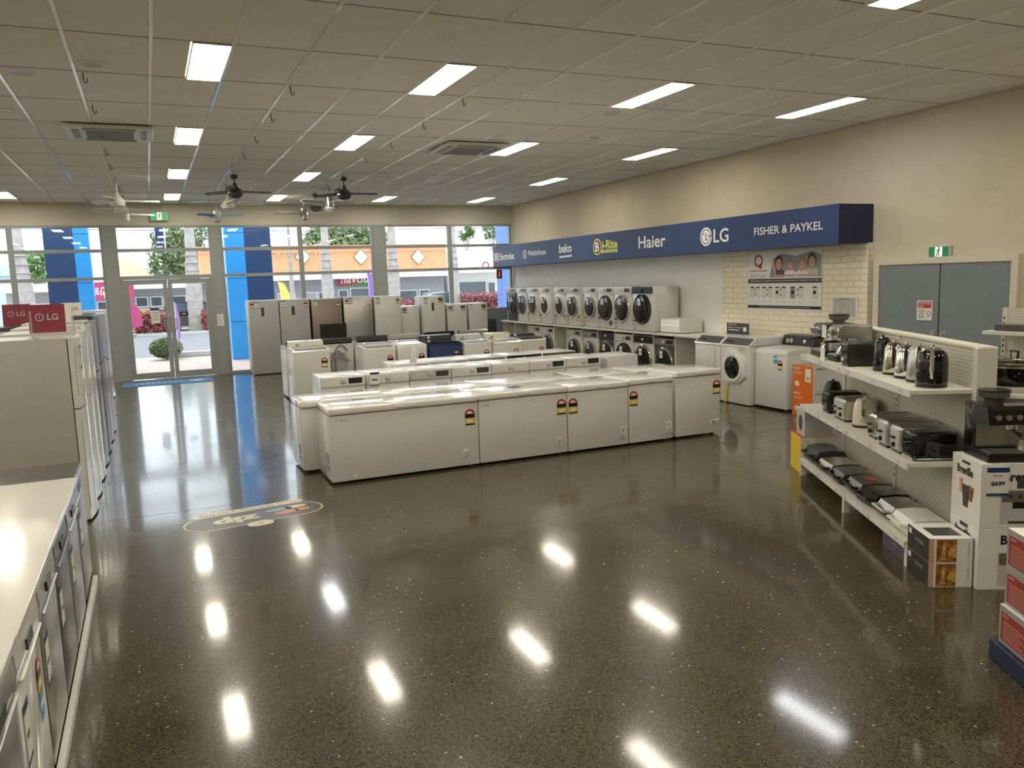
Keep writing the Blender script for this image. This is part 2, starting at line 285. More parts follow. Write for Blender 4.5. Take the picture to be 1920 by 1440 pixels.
MB().box(0.0, 0.3, 0.004, 0.012, -0.012, 0.01, 'plastic_white').box(0.0, 0.3, 1.188, 1.196, -0.012, 0.01, 'plastic_white').box(0.0, 0.008, 0.004, 1.196, -0.012, 0.01, 'plastic_white').box(0.292, 0.3, 0.004, 1.196, -0.012, 0.01, 'plastic_white').build('frame', lp)
MB().box(0.008, 0.292, 0.012, 1.188, -0.006, 0.004, 'panel_light').build('diffuser', lp)
lines = {7.38: 'the line nearest the cream side wall', 4.98: 'the second line from the cream side wall', 2.58: 'the third line from the cream side wall', 0.48: 'the fourth line from the cream side wall', -2.52: 'the fifth line from the cream side wall', -4.62: 'the sixth line from the cream side wall', -7.02: 'the seventh line from the cream side wall'}
nth = ['first', 'second', 'third', 'fourth', 'fifth', 'sixth']
for i, (x, y) in enumerate(light_cells):
    o = lp if i == 0 else dup(lp, (0, 0, 0), 0)
    o.location = (x, y, H); k = nth[len(LY)-1-LY.index(y)]
    dead = (x, y) == (4.98, 14.16); cool = (x, y) in ((2.58, 14.16), (7.38, 6.96))
    o['label'] = ('unlit pale light panel' if dead else 'cool white light panel' if cool else 'light panel')+', %s from shop windows, %s' % (k, lines.get(x, 'the last line from the cream side wall').replace('the ', '', 1))
    if dead or cool:
        for ch in o.children:
            if ch.name.startswith('diffuser'): ch.data = ch.data.copy(); ch.data.materials[0] = M['print_white' if dead else 'cool_panel_light']

# ---- front glazing
cols = [(-0.81, -0.53), (1.36, 1.61), (5.19, 5.46)]
for k, (a, b) in enumerate(cols): o = struct(MB().box(a, b, YF-0.06, YF+0.16, 0, 3.43, 'alu', 0.004, 1).build('trim_%d' % (k+1))); o['label'] = 'wide grey aluminium post of the shopfront'
wins = [(-8.9, -7.0), (-7.0, -4.8), (-4.8, -2.55), (-2.55, -0.81), (1.61, 3.42), (3.42, 5.19), (5.46, 7.21), (7.21, 8.94)]
for k, (a, b) in enumerate(wins):
    f = MB()
    for x in (a, b-0.05): f.box(x, x+0.05, YF-0.04, YF+0.08, 0, 3.43, 'alu')
    for z0, z1 in ((0, 0.06), (2.25, 2.32), (2.85, 2.92), (3.38, 3.43)): f.box(a+0.05, b-0.05, YF-0.04, YF+0.08, z0, z1, 'alu')
    wo = struct(f.build('window_%d' % (k+1))); wo['label'] = 'grey aluminium framed shopfront window'
    for z0, z1 in ((0.06, 2.25), (2.32, 2.85), (2.92, 3.38)):
        MB().box(a+0.05, b-0.05, YF+0.014, YF+0.022, z0, z1, 'glass').build('pane', wo)
# entrance doors
f = MB()
for z0, z1 in ((2.24, 2.32), (2.85, 2.92), (3.38, 3.43)): f.box(-0.53, 1.36, YF-0.05, YF+0.08, z0, z1, 'alu')
f.box(-0.53, -0.47, YF-0.05, YF+0.08, 0, 2.24, 'alu').box(1.30, 1.36, YF-0.05, YF+0.08, 0, 2.24, 'alu')
d1 = struct(f.build('door_1')); d1['label'] = 'double glazed entrance doors in grey aluminium'
for z0, z1 in ((2.32, 2.85), (2.92, 3.38)): MB().box(-0.53, 1.36, YF+0.014, YF+0.022, z0, z1, 'glass').build('pane', d1)
for a, b, hx in ((-0.47, 0.41, 0.34), (0.42, 1.30, 0.49)):
    lf = MB().box(a, a+0.09, YF-0.03, YF+0.03, 0.01, 2.23, 'alu').box(b-0.09, b, YF-0.03, YF+0.03, 0.01, 2.23, 'alu').box(a+0.09, b-0.09, YF-0.03, YF+0.03, 0.01, 0.15, 'alu').box(a+0.09, b-0.09, YF-0.03, YF+0.03, 2.13, 2.23, 'alu').build('door_leaf', d1)
    MB().box(a+0.09, b-0.09, YF-0.004, YF+0.004, 0.15, 2.13, 'glass').build('pane', lf)
    sg = -1 if hx < 0.41 else 1
    MB().tube([(hx+sg*0.0, YF-0.03, 1.08), (hx, YF-0.09, 1.08), (hx+sg*0.05, YF-0.1, 1.12), (hx+sg*0.05, YF-0.1, 1.34), (hx, YF-0.09, 1.38), (hx, YF-0.03, 1.38)], 0.014, 'steel').build('door_handle', lf)
nb = tag(MB().box(0.02, 0.20, YF-0.045, YF-0.032, 1.26, 1.60, 'paper').box(0.02, 0.20, YF-0.046, YF-0.044, 1.55, 1.60, 'navy').build('door_notice'), 'white notice with blue heading stuck on entrance door glass', 'notice')
for k in range(5): MB().box(0.04+0.01*(k % 2), 0.18-0.01*(k % 2), YF-0.047, YF-0.0455, 1.33+k*0.042, 1.345+k*0.042, 'grey_plastic').build('printed_line', nb)
op = tag(MB().box(0.62, 0.80, YF-0.045, YF-0.032, 1.40, 1.49, 'black', 0.005, 1).build('open_sign'), 'small dark sign on the entrance door glass', 'sign')
MB().box(0.66, 0.76, YF-0.0465, YF-0.0445, 1.43, 1.46, 'light_grey').build('printed_line', op)
pn = tag(MB().box(1.41, 1.55, YF-0.068, YF-0.061, 1.13, 1.40, 'paper').build('paper_notice'), 'plain white paper notice taped to grey post by the doors', 'notice')
for k in range(7): MB().box(1.43, 1.53-0.02*(k % 3), YF-0.0692, YF-0.0685, 1.17+k*0.028, 1.178+k*0.028, 'grey_plastic').build('printed_line', pn)

# low wall in last bay
lw = struct(MB().box(7.95, 8.94, YF-0.22, YF-0.06, 0, 1.24, 'door_grey', 0.005, 1).box(8.1, 8.35, YF-0.226, YF-0.219, 0.25, 0.95, 'charcoal').build('trim_4')); lw['label'] = 'dark grey low panel under the last window'

lwp = struct(MB().box(XR-0.012, XR, 11.02, YF-0.07, 0.0, 2.315, 'wall_lower').build('trim_6')); lwp['label'] = 'off white painted lower part of the side wall behind washers'
# ---- brick pier on right wall
PX = 8.88
pier = struct(MB().box(PX+0.006, XR, 7.98, 11.02, 0, 2.31, 'mortar').build('trim_5')); pier['label'] = 'cream painted brick pier behind the poster'
bl, bh = 0.24, 0.086
low = MB(); bme = {}
for r in range(27):
    z0 = r*bh; y = 7.98-(0.12 if r % 2 else 0)
    while y < 11.02:
        a, b = max(y, 7.98), min(y+bl-0.010, 11.02); y += bl
        if b-a < 0.02: continue
        if z0 < 0.85: low.box(PX, PX+0.02, a, b, z0+0.005, z0+bh-0.005, 'painted_brick'); continue
        key = round(b-a, 3)
        if key not in bme:
            t = MB().box(0, 0.02 if key > 0.2 else 0.02, 0, b-a, 0, bh-0.010, 'painted_brick', 0.003, 1).build('brick'); bme[key] = t.data; bpy.data.objects.remove(t)
        o = bpy.data.objects.new('brick', bme[key]); COL.objects.link(o); o.parent = pier; o.location = (PX, a, z0+0.005)
for r in range(27):   # end face
    z0 = r*bh
    t = low if z0 < 0.85 else None
    if t: t.box(PX+0.02, XR, 7.976, 7.985, z0+0.005, z0+bh-0.005, 'painted_brick')
    else:
        key = 'end'
        if key not in bme:
            q = MB().box(0, XR-PX-0.02, 0, 0.009, 0, bh-0.010, 'painted_brick', 0.002, 1).build('brick'); bme[key] = q.data; bpy.data.objects.remove(q)
        o = bpy.data.objects.new('brick', bme[key]); COL.objects.link(o); o.parent = pier; o.location = (PX+0.02, 7.976, z0+0.005)
lo = low.build('brick_course_field', pier); lo['kind'] = 'stuff'

# ---- restricted double door
f = MB().box(XR-0.06, XR, 7.84, 7.93, 0, 2.09, 'cream').box(XR-0.06, XR, 5.95, 6.03, 0, 2.09, 'cream').box(XR-0.06, XR, 6.03, 7.84, 2.01, 2.09, 'cream')
d2 = struct(f.build('door_2')); d2['label'] = 'grey double door in cream frame marked restricted area'
for a, b, hy in ((6.03, 6.93, 6.86), (6.94, 7.84, 7.01)):
    lf = MB().box(XR-0.045, XR-0.005, a+0.004, b-0.004, 0.01, 2.005, 'door_grey').build('door_leaf', d2)
    hn = MB().box(XR-0.05, XR-0.045, hy-0.035, hy+0.035, 0.85, 1.18, 'steel').build('handle_plate', lf)
    MB().tube([(XR-0.05, hy, 0.95), (XR-0.09, hy, 0.97), (XR-0.1, hy, 1.0), (XR-0.1, hy, 1.08), (XR-0.09, hy, 1.11), (XR-0.05, hy, 1.13)], 0.01, 'steel').build('pull_handle', hn)
sg = tag(MB().box(XR-0.055, XR-0.047, 7.02, 7.24, 1.30, 1.55, 'paper').build('restricted_sign'), 'white and red restricted area sign on grey door', 'sign')
MB().box(XR-0.0565, XR-0.0545, 7.035, 7.225, 1.455, 1.535, 'red').build('red_band', sg)
text('RESTRICTED\nAREA', 'print_white', sg, (XR-0.057, 7.13, 1.495), MAT_LEFTFACE, 0.17, 0.065)
text('DO NOT ENTER\nAUTHORIZED\nPERSONNEL ONLY', 'black', sg, (XR-0.056, 7.165, 1.38), MAT_LEFTFACE, 0.10, 0.10)
MB()._ring((XR-0.056, 7.065, 1.385), 'x', 0.026, 0.033, -0.001, 0.001, 'red', 20).build('prohibition_ring', sg)
def exit_sign(label, loc, rotz, w, h, lit=True):
    t = thing('exit_sign', label, 'exit sign', loc, rotz)
    MB().box(-w/2, w/2, -0.025, 0.025, -h/2, h/2, 'plastic_white', 0.006, 1).build('housing', t)
    fc = MB().box(-w/2+0.012, w/2-0.012, -0.027, -0.0255, -h/2+0.012, h/2-0.012, 'exit_green' if lit else 'green').build('sign_face', t)
    MB().box(-0.05, 0.05, -0.029, -0.0272, -h/2+0.016, h/2-0.016, 'exit_white').build('white_panel', fc)
    m = MB().ell((0.008, 0.045), 0.013, 0.013, -0.0305, -0.0292, 'green', 12)
    for p in ([(-0.012, 0.03), (0.012, 0.033), (0.006, -0.012), (-0.014, -0.012)], [(-0.014, -0.008), (0.002, -0.012), (0.028, -0.05), (0.016, -0.055)], [(-0.014, -0.008), (0.0, -0.012), (-0.03, -0.06), (-0.042, -0.052)], [(0.008, 0.03), (0.034, 0.008), (0.03, 0.0), (0.006, 0.018)], [(-0.012, 0.03), (-0.034, 0.012), (-0.03, 0.004), (-0.008, 0.02)]):
        m.prism([(q[0], q[1]) for q in p], 'y', -0.0305, -0.0292, 'green')
    m.build('running_figure', fc); return t
e1 = exit_sign('green running man exit sign hanging above the entrance doors', (0.37, YF-0.1, 3.62), 0, 0.36, 0.19)
MB().tube([(-0.1, 0, 0.09), (-0.1, 0, 0.29)], 0.006, 'plastic_white').tube([(0.1, 0, 0.09), (0.1, 0, 0.29)], 0.006, 'plastic_white').build('hanger', e1)
exit_sign('green running man exit sign on wall above the grey double door', (XR-0.027, 6.96, 2.15), -PI/2, 0.30, 0.15, False)
fs = thing('fire_sign', 'small red fire extinguisher sign by the corner window', 'sign', (8.55, YF-0.07, 2.12))
MB().box(-0.08, 0.08, -0.006, 0.0, -0.12, 0.12, 'red').build('plate', fs); MB().box(-0.02, 0.02, -0.008, -0.0065, -0.07, 0.04, 'print_white', 0).box(-0.01, 0.02, -0.008, -0.0065, 0.04, 0.07, 'print_white').build('extinguisher_symbol', fs)

# ---- blue brand fascia box
fb = thing('brand_fascia', 'long navy blue fascia box with white appliance brand logos', 'sign', (8.35, 0, 0))
MB().box(0, XR-8.37, 8.0, 19.65, 2.31, 2.83, 'navy').build('box', fb)
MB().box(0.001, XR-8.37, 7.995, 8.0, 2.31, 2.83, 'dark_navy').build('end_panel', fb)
def fas(s, y, z, wd, ht, m='print_white', bold=0.0, shear=0): return text(s, m, fb, (-0.001, y, z), MAT_LEFTFACE, wd, ht, bold, shear)
XF = 8.35
def yz(px, py): p = onX(px, py, XF); return p.y, p.z
# Electrolux
def sp(px0, py0, px1, py1): a = yz(px0, py0); b = yz(px1, py1); return (a[0]+b[0])/2, (a[1]+b[1])/2, abs(a[0]-b[0]), abs(a[1]-b[1])
c = sp(937, 476, 965, 487); fas('Electrolux', c[0], 2.555, c[2], 0.17, bold=0.018)
c = sp(927, 473, 935, 492); MB().box(-0.002, -0.0005, c[0]-c[2]/2, c[0]+c[2]/2, 2.46, 2.66, 'print_white').build('logo_square', fb)
q = MB()._ring((-0.003, c[0], 2.56), 'x', 0.065, 0.085, -0.001, 0.001, 'navy', 24); q.box(-0.004, -0.002, c[0]-0.012, c[0]+0.012, 2.50, 2.63, 'navy').build('logo_emblem', fb)
c = sp(990, 474, 1024, 486); fas('Westinghouse', c[0], 2.56, c[2], 0.17, bold=0.018)
c = sp(979, 466, 989, 489); q = MB()._ring((-0.0015, c[0], 2.56), 'x', 0.085, 0.105, -0.001, 0.001, 'print_white', 24); q.box(-0.0025, -0.0005, c[0]-0.05, c[0]+0.05, 2.515, 2.53, 'print_white').build('logo_ring', fb)
text('W', 'print_white', fb, (-0.0015, c[0], 2.575), MAT_LEFTFACE, 0.1, 0.07, 0.02)
c = sp(1048, 459, 1072, 474); fas('beko', c[0], 2.61, c[2], 0.19, bold=0.02)
MB().prism([(c[0]+c[2]/2, 2.405), (c[0]-c[2]/2, 2.42), (c[0]-c[2]/2, 2.46), (c[0]+c[2]/2, 2.445)], 'x', -0.002, -0.0005, 'print_white').build('logo_underline', fb)
c = sp(1129, 452, 1158, 475); fas('i-Rite', c[0], 2.60, c[2], 0.17, 'lime_yellow', 0.03)
MB().box(-0.002, -0.0005, c[0]-c[2]/2, c[0]+c[2]/2+0.05, 2.44, 2.50, 'lime_yellow').build('logo_bar', fb)
text('HOME APPLIANCES', 'navy', fb, (-0.0025, c[0], 2.47), MAT_LEFTFACE, c[2]*0.85, 0.03)
c = sp(1112, 446, 1128, 479); q = MB()._ring((-0.0015, c[0], 2.57), 'x', 0.135, 0.165, -0.001, 0.001, 'yellow', 28); q.build('logo_ring', fb)
text('B', 'print_white', fb, (-0.0015, c[0], 2.57), MAT_LEFTFACE, 0.16, 0.19, 0.03)
c = sp(1197, 441, 1248, 466); fas('Haier', c[0], 2.575, c[2], 0.22, bold=0.015)
c = sp(1338, 432, 1366, 454); fas('LG', c[0], 2.565, c[2], 0.215, bold=0.012)
c = sp(1312, 428, 1336, 463); q = MB()
q.prism([(c[0]+0.15*math.cos(2*PI*k/32), 2.565+0.15*math.sin(2*PI*k/32)) for k in range(32)], 'x', -0.002, -0.0005, 'print_white').build('logo_disc', fb)
q = MB()._ring((-0.003, c[0], 2.565), 'x', 0.108, 0.122, -0.001, 0.001, 'navy', 28).box(-0.004, -0.002, c[0]-0.008, c[0]+0.008, 2.51, 2.62, 'navy').box(-0.004, -0.002, c[0]-0.05, c[0]+0.008, 2.505, 2.52, 'navy').box(-0.004, -0.002, c[0]-0.15, c[0]-0.05, 2.565, 2.58, 'navy')
q.prism([(c[0]+0.06+0.014*math.cos(2*PI*k/12), 2.61+0.014*math.sin(2*PI*k/12)) for k in range(12)], 'x', -0.004, -0.002, 'navy').build('logo_emblem', fb)
c = sp(1414, 428, 1543, 438); fas('FISHER & PAYKEL', c[0], 2.57, c[2], 0.115, bold=0.012)

# ---- poster and floor plan
po = thing('wall_poster', 'large laundry brand poster with family on brick pier', 'poster', (PX-0.012, 0, 0))
py0, py1 = 8.79, 10.35
MB().box(0, 0.010, py0, py1, 1.37, 2.28, 'print_white').build('board', po)
q = MB().box(-0.002, 0, py0, py1, 1.79, 1.86, 'charcoal').box(-0.002, 0, py0, py1, 1.40, 1.445, 'black')
q.prism([(9.86, 1.88), (9.78, 2.17), (9.6, 2.24), (9.3, 2.19), (9.0, 2.25), (8.81, 2.20), (8.80, 1.88)], 'x', -0.0008, 0, 'grey_plastic'); q.build('printed_band', po)
q = MB()._ring((-0.001, 10.11, 2.14), 'x', 0.068, 0.098, -0.001, 0.0, 'red', 28); q.prism([(10.10, 2.09), (10.06, 2.10), (10.03, 2.02), (10.08, 2.02)], 'x', -0.002, 0, 'red').build('logo_emblem', po)
text('Speed Queen', 'red', po, (-0.001, 10.11, 1.985), MAT_LEFTFACE, 0.40, 0.05, 0.02); text('BUILT TO LAST', 'red', po, (-0.001, 10.11, 1.905), MAT_LEFTFACE, 0.36, 0.045, shear=0.2)
text('MEET Speed Queen WASHING MACHINES & DRYERS AVAILABLE TO YOU FROM THIS STORE', 'print_white', po, (-0.0025, 9.57, 1.825), MAT_LEFTFACE, 1.45, 0.028)
MB().box(-0.0025, -0.0015, 9.0, 10.1, 1.419, 1.425, 'light_grey').build('printed_line', po)
q = MB()
def disc(y, z, ry, rz, m, x=-0.003): q.prism([(y+ry*math.cos(2*PI*k/16), z+rz*math.sin(2*PI*k/16)) for k in range(16)], 'x', x, 0, m)
for y, z, s, hr, sh in ((9.66, 2.08, 1.0, 'hair', 'charcoal'), (9.42, 2.05, 0.85, 'fair_hair', 'print_white'), (9.18, 2.05, 0.95, 'fair_hair', 'print_white'), (8.98, 2.09, 1.05, 'hair', 'light_grey')):
    s *= 1.3; disc(y, z+0.02, 0.066*s, 0.09*s, hr, -0.0017); disc(y, z-0.005, 0.05*s, 0.068*s, 'skin', -0.002)
    q.prism([(y+0.12, 1.885), (y+0.115, z-0.10), (y+0.04, z-0.06), (y-0.04, z-0.06), (y-0.115, z-0.10), (y-0.12, 1.885)], 'x', -0.0013+0.0001*s, 0, sh)
    q.prism([(y+0.11, 1.89), (y+0.11, 1.92), (y-0.11, 1.92), (y-0.11, 1.89)], 'x', -0.0022, 0, 'skin')
    for dy in (-0.017, 0.017): disc(y+dy*s, z+0.004, 0.006, 0.005, 'hair', -0.0026)
    disc(y, z-0.042*s, 0.016, 0.006, 'red', -0.0026)
q.prism([(9.76, 1.90), (9.80, 2.12), (9.76, 2.15), (9.71, 1.90)], 'x', -0.0025, 0, 'skin'); q.build('family_print', po)
q = MB()
for k, y in enumerate((10.25, 10.12, 9.98, 9.84, 9.69, 9.55, 9.36, 9.19, 8.92)):
    q.box(-0.001, 0, y-0.05, y+0.05, 1.56, 1.73, 'plastic_white'); q.box(-0.002, 0, y-0.04, y+0.04, 1.715, 1.735, 'black')
    if k in (4, 6, 8): disc(y, 1.65, 0.03, 0.03, 'black', -0.002)
    if k == 6: q.box(-0.0015, 0, y-0.05, y+0.05, 1.56, 1.73, 'grey_plastic')
    q.box(-0.001, 0, y-0.04, y+0.04, 1.50, 1.506, 'grey_plastic')
    if k % 2: disc(y+0.065, 1.69, 0.015, 0.015, 'red'); disc(y+0.065, 1.65, 0.012, 0.012, 'lime_yellow'); disc(y+0.065, 1.61, 0.015, 0.015, 'green')
q.build('product_print', po)['kind'] = 'stuff'
fp = thing('framed_floor_plan', 'white framed evacuation plan on brick pier', 'frame', (PX-0.02, 0, 0))
MB().box(0, 0.018, 8.13, 8.59, 1.28, 1.60, 'print_white', 0.004, 1).build('frame', fp); MB().box(-0.001, 0.0, 8.155, 8.565, 1.305, 1.575, 'light_grey').build('sheet', fp)
q = MB()
for a, b, c2, d in ((8.2, 8.202, 1.33, 1.55), (8.52, 8.522, 1.33, 1.55), (8.2, 8.52, 1.33, 1.332), (8.2, 8.52, 1.549, 1.551), (8.3, 8.302, 1.37, 1.48), (8.3, 8.42, 1.48, 1.482), (8.42, 8.422, 1.37, 1.48), (8.2, 8.52, 1.37, 1.372), (8.35, 8.37, 1.44, 1.455), (8.27, 8.45, 1.56, 1.567)): q.box(-0.002, -0.001, a, b, c2, d, 'charcoal')
q.build('plan_lines', fp)

# ================================================================ CEILING THINGS
def ac(label, x, y):
    t = thing('air_conditioner', label, 'air conditioner', (x, y, H-0.015))
    MB().box(-0.47, 0.47, -0.47, 0.47, -0.035, 0, 'plastic_white', 0.012, 2).build('fascia', t)
    gr = MB().box(-0.26, 0.26, -0.26, 0.26, -0.042, -0.034, 'light_grey').build('intake_grille', t)
    for k in range(12): MB().box(-0.25, 0.25, -0.25+k*0.043, -0.23+k*0.043, -0.047, -0.041, 'grey_plastic').build('slat', gr)
    for a, b, c2, d in ((-0.28, 0.28, -0.40, -0.33), (-0.28, 0.28, 0.33, 0.40), (-0.40, -0.33, -0.28, 0.28), (0.33, 0.40, -0.28, 0.28)): MB().box(a, b, c2, d, -0.046, -0.034, 'grey_plastic', 0.004, 1).build('louvre', t)
ac('white square ceiling cassette air conditioner near the white fans', -0.25, 10.98); ac('white square ceiling cassette air conditioner beside a light panel, far from the white fans', 4.4, 11.15)
for x, y in ((5.2, 8.5), (5.87, 10.03), (-0.27, 7.87), (-0.85, 8.32), (-1.22, 10.03), (-1.28, 16.08), (8.59, 7.88)):
    t = thing('ceiling_speaker', 'small round flush white ceiling speaker', 'speaker', (x, y, H), 0, 'round ceiling speakers')
    MB()._ring((0, 0, 0), 'z', 0.085, 0.11, -0.008, 0.004, 'tile', 24).build('rim', t); MB().cyl((0, 0, 0), 'z', 0.085, -0.004, 0.002, 'light_grey', 24).build('grille', t)
for x, who in ((-0.36, 'white fans'), (1.42, 'fans by the light blue column'), (3.2, 'mixed colour fans')):
    ys = (8.2, 9.55, 10.98, 12.37)+((13.8,) if x < 0 else ())
    for k, y in enumerate(ys):
        tag(MB().tube([(x, y, H), (x, y, H-0.05), (x+0.012, y, H-0.09), (x+0.03, y, H-0.075), (x+0.032, y, H-0.05)], 0.005, 'charcoal', 6).build('ceiling_hook'), 'bare dark wire ceiling hook, %s before the %s' % (nth[len(ys)-1-k], who), 'hook', 'ceiling hooks')
def fan(label, x, y, body, blade, drop, nb, ang, R=0.62, kind=0):
    t = thing('ceiling_fan', label, 'ceiling fan', (x, y, H))
    MB().tube([(0, 0, 0), (0, 0, -0.06)], 0.006, 'charcoal').build('hook', t)
    MB().lathe([(0.02, -0.05), (0.06, -0.06), (0.065, -0.10), (0.035, -0.13)], (0, 0, 0), 'z', body).build('canopy', t)
    MB().cyl((0, 0, 0), 'z', 0.013, -drop+0.08, -0.13, body, 10).build('downrod', t)
    MB().lathe([(0.03, -drop+0.14), (0.045, -drop+0.08), (0.10, -drop+0.03), (0.125, -drop-0.03), (0.11, -drop-0.08), (0.05, -drop-0.11)] if kind == 0 else [(0.04, -drop+0.12), (0.07, -drop+0.1), (0.09, -drop), (0.09, -drop-0.12), (0.05, -drop-0.15)], (0, 0, 0), 'z', body, 20).build('motor', t)
    if kind == 2: MB().lathe([(0.09, -drop-0.10), (0.10, -drop-0.13), (0.06, -drop-0.18), (0.01, -drop-0.19)], (0, 0, 0), 'z', 'print_white').build('lamp', t)
    for k in range(nb):
        a = ang+2*PI*k/nb; c2, s2 = math.cos(a), math.sin(a); vs = []
        for rr, wd in ((0.09, 0.03), (0.2, 0.055), (0.4, 0.07), (R-0.03, 0.06), (R, 0.03)):
            for sgn in (-1, 1):
                for zz in (0, 0.008): vs.append((c2*rr-s2*wd*sgn, s2*rr+c2*wd*sgn, -drop+sgn*0.018+zz))
        fcs = []
        for i in range(4):
            o = i*4; fcs += [(o, o+2, o+6, o+4), (o+1, o+5, o+7, o+3), (o, o+4, o+5, o+1), (o+2, o+3, o+7, o+6)]
        fcs += [(0, 1, 3, 2), (16, 18, 19, 17)]
        MB().add(vs, fcs, blade).build('blade', t)
    return t
fan('black ceiling fan with three black blades nearest the air conditioner, first in the middle row', 1.46, 14.3, 'charcoal', 'charcoal', 0.33, 3, 0.25)
fan('black ceiling fan with three blades at the head of the row with mixed fans', 3.28, 14.3, 'charcoal', 'charcoal', 0.34, 3, 0.1)
fan('cream ceiling fan with wide flat blades behind the black fan', 1.48, 15.9, 'cream', 'light_grey', 0.38, 4, 0.05, 0.66)
fan('white ceiling fan with pale blue blades near the light blue column', 1.5, 18.7, 'light_grey', 'sky_blue', 0.36, 3, -0.35, 0.55, 1)
fan('silver ceiling fan with round lamp behind the black fan', 3.32, 15.8, 'steel', 'light_grey', 0.34, 4, 0.4, 0.6, 2)
fan('dark grey small ceiling fan between silver and champagne fans', 3.3, 17.0, 'dark_steel', 'light_grey', 0.32, 3, 0.7, 0.6, 0)
fan('champagne coloured ceiling fan with thin pale blades near the window', 3.25, 18.1, 'champagne', 'cream', 0.36, 2, 0.05, 0.62, 1)
fan('white ceiling fan with broad white blades, first of the all white row', -0.34, 15.3, 'plastic_white', 'plastic_white', 0.40, 3, 0.1, 0.66)
fan('white ceiling fan in the middle of the all white row', -0.32, 16.7, 'plastic_white', 'plastic_white', 0.40, 3, 0.5, 0.62)
fan('white ceiling fan closest to the glazing in the all white row', -0.30, 18.2, 'plastic_white', 'plastic_white', 0.38, 4, 0.3, 0.58, 1)

# ================================================================ APPLIANCES
def energy(parent, x, z, s=1.0, y=-0.003, name='energy_label'):
    w2 = 0.045*s; q = MB()
    q.box(x-w2, x+w2, y, y+0.002, z, z+0.05*s, 'yellow').box(x-w2, x+w2, y-0.0005, y+0.002, z+0.05*s, z+0.085*s, 'black').box(x-w2, x+w2, y, y+0.002, z-0.012*s, z, 'black')
    q.box(x-w2*0.6, x+w2*0.6, y-0.0008, y+0.001, z+0.012*s, z+0.034*s, 'paper')
    n = 9; pts = [(x+w2*math.cos(PI*k/n), z+0.085*s+0.042*s*math.sin(PI*k/n)) for k in range(n+1)]
    q.prism(pts, 'y', y, y+0.002, 'red'); q.prism([(x+w2*0.6*math.cos(PI*k/n), z+0.085*s+0.024*s*math.sin(PI*k/n)) for k in range(n+1)], 'y', y-0.0006, y+0.002, 'paper')
    return q.build(name, parent)
def water(parent, x, z, s=1.0, y=-0.003):
    w2 = 0.04*s; return MB().box(x-w2, x+w2, y, y+0.002, z, z+0.10*s, 'sky_blue').box(x-w2, x+w2, y-0.0006, y+0.001, z+0.05*s, z+0.075*s, 'paper').build('water_label', parent)
def ticket(parent, x, z, w=0.09, h=0.15, y=-0.004):
    o = MB().box(x-w/2, x+w/2, y, y+0.002, z, z+h, 'paper').box(x-w/2, x+w/2, y-0.0006, y+0.001, z+h*0.85, z+h, 'navy').box(x-w*0.3, x+w*0.3, y-0.0006, y+0.001, z+h*0.4, z+h*0.5, 'black').box(x-w/2, x+w/2, y-0.0006, y+0.001, z, z+h*0.08, 'navy').build('price_ticket', parent); return o

# ---- chest freezers
def freezer(label, x0, x1, y0, d, h, en=None, dial='round', plug=None, brand=None, vents=False):
    wd = x1-x0-0.008; t = thing('chest_freezer', label, 'chest freezer', (x0+0.004, y0, 0), 0, 'chest freezers in two rows')
    MB().box(0, wd, 0.02, d, 0.025, h-0.075, 'white', 0.012, 2).build('body', t)
    MB().box(0.012, wd-0.012, 0.03, d-0.012, h-0.078, h-0.066, 'seal').build('door_seal', t)
    ld = MB().box(-0.002, wd+0.002, 0.0, d, h-0.068, h, 'gloss_white', 0.016, 3).build('lid', t)
    MB().box(wd*0.42, wd*0.58, -0.006, 0.004, h-0.05, h-0.035, 'light_grey', 0.003, 1).build('handle', ld)
    for x in (0.08, wd-0.08):
        for y in (0.08, d-0.08): MB().cyl((x, y, 0), 'z', 0.02, 0, 0.03, 'charcoal', 10).build('foot', t)
    if en is not None: energy(t, wd*en, h-0.30, 1.25, 0.016)
    if brand: text(brand, 'charcoal', t, (wd*(0.09 if en and en > 0.5 else 0.88), 0.0195, h-0.13), MAT_FRONT, 0.07, 0.014)
    px = wd*0.9 if dial else 0
    if dial == 'round':
        p = MB().ell((px, 0.155), 0.045, 0.055, 0.014, 0.021, 'plastic_white', 24).build('control_panel', t); MB().cyl((px, 0, 0.165), 'y', 0.026, -0.002, 0.016, 'light_grey', 20).build('dial', p); MB().box(px-0.006, px+0.006, 0.012, 0.016, 0.112, 0.124, 'black').build('lamp', p)
    elif dial == 'square':
        p = MB().box(px-0.045, px+0.045, 0.014, 0.021, 0.10, 0.235, 'plastic_white', 0.003, 1).build('control_panel', t); MB().cyl((px, 0, 0.135), 'y', 0.028, -0.002, 0.016, 'light_grey', 20).build('dial', p); MB().box(px-0.005, px+0.005, 0.011, 0.016, 0.18, 0.21, 'charcoal').build('lamp', p)
    elif dial == 'wide':
        p = MB().box(px-0.08, px+0.06, 0.014, 0.021, 0.13, 0.19, 'plastic_white', 0.003, 1).build('control_panel', t); MB().box(px-0.06, px-0.045, 0.011, 0.016, 0.145, 0.175, 'charcoal').box(px-0.03, px-0.015, 0.011, 0.016, 0.145, 0.175, 'charcoal').build('switch', p); MB().cyl((px+0.03, 0, 0.16), 'y', 0.02, 0.0, 0.016, 'light_grey', 16).build('dial', p)
    if plug is not None: MB().cyl((wd*plug, 0, 0.07), 'y', 0.014, 0.008, 0.022, 'plastic_white', 14).build('drain_plug', t)
    if vents:
        for k in range(5): MB().box(-0.003, 0.004, 0.10, 0.26, 0.20+k*0.022, 0.21+k*0.022, 'charcoal').build('side_vent', t)
        MB().box(-0.003, 0.004, 0.10, 0.26, 0.13, 0.17, 'grey_plastic').build('side_panel', t)
    return t
FY = 7.88
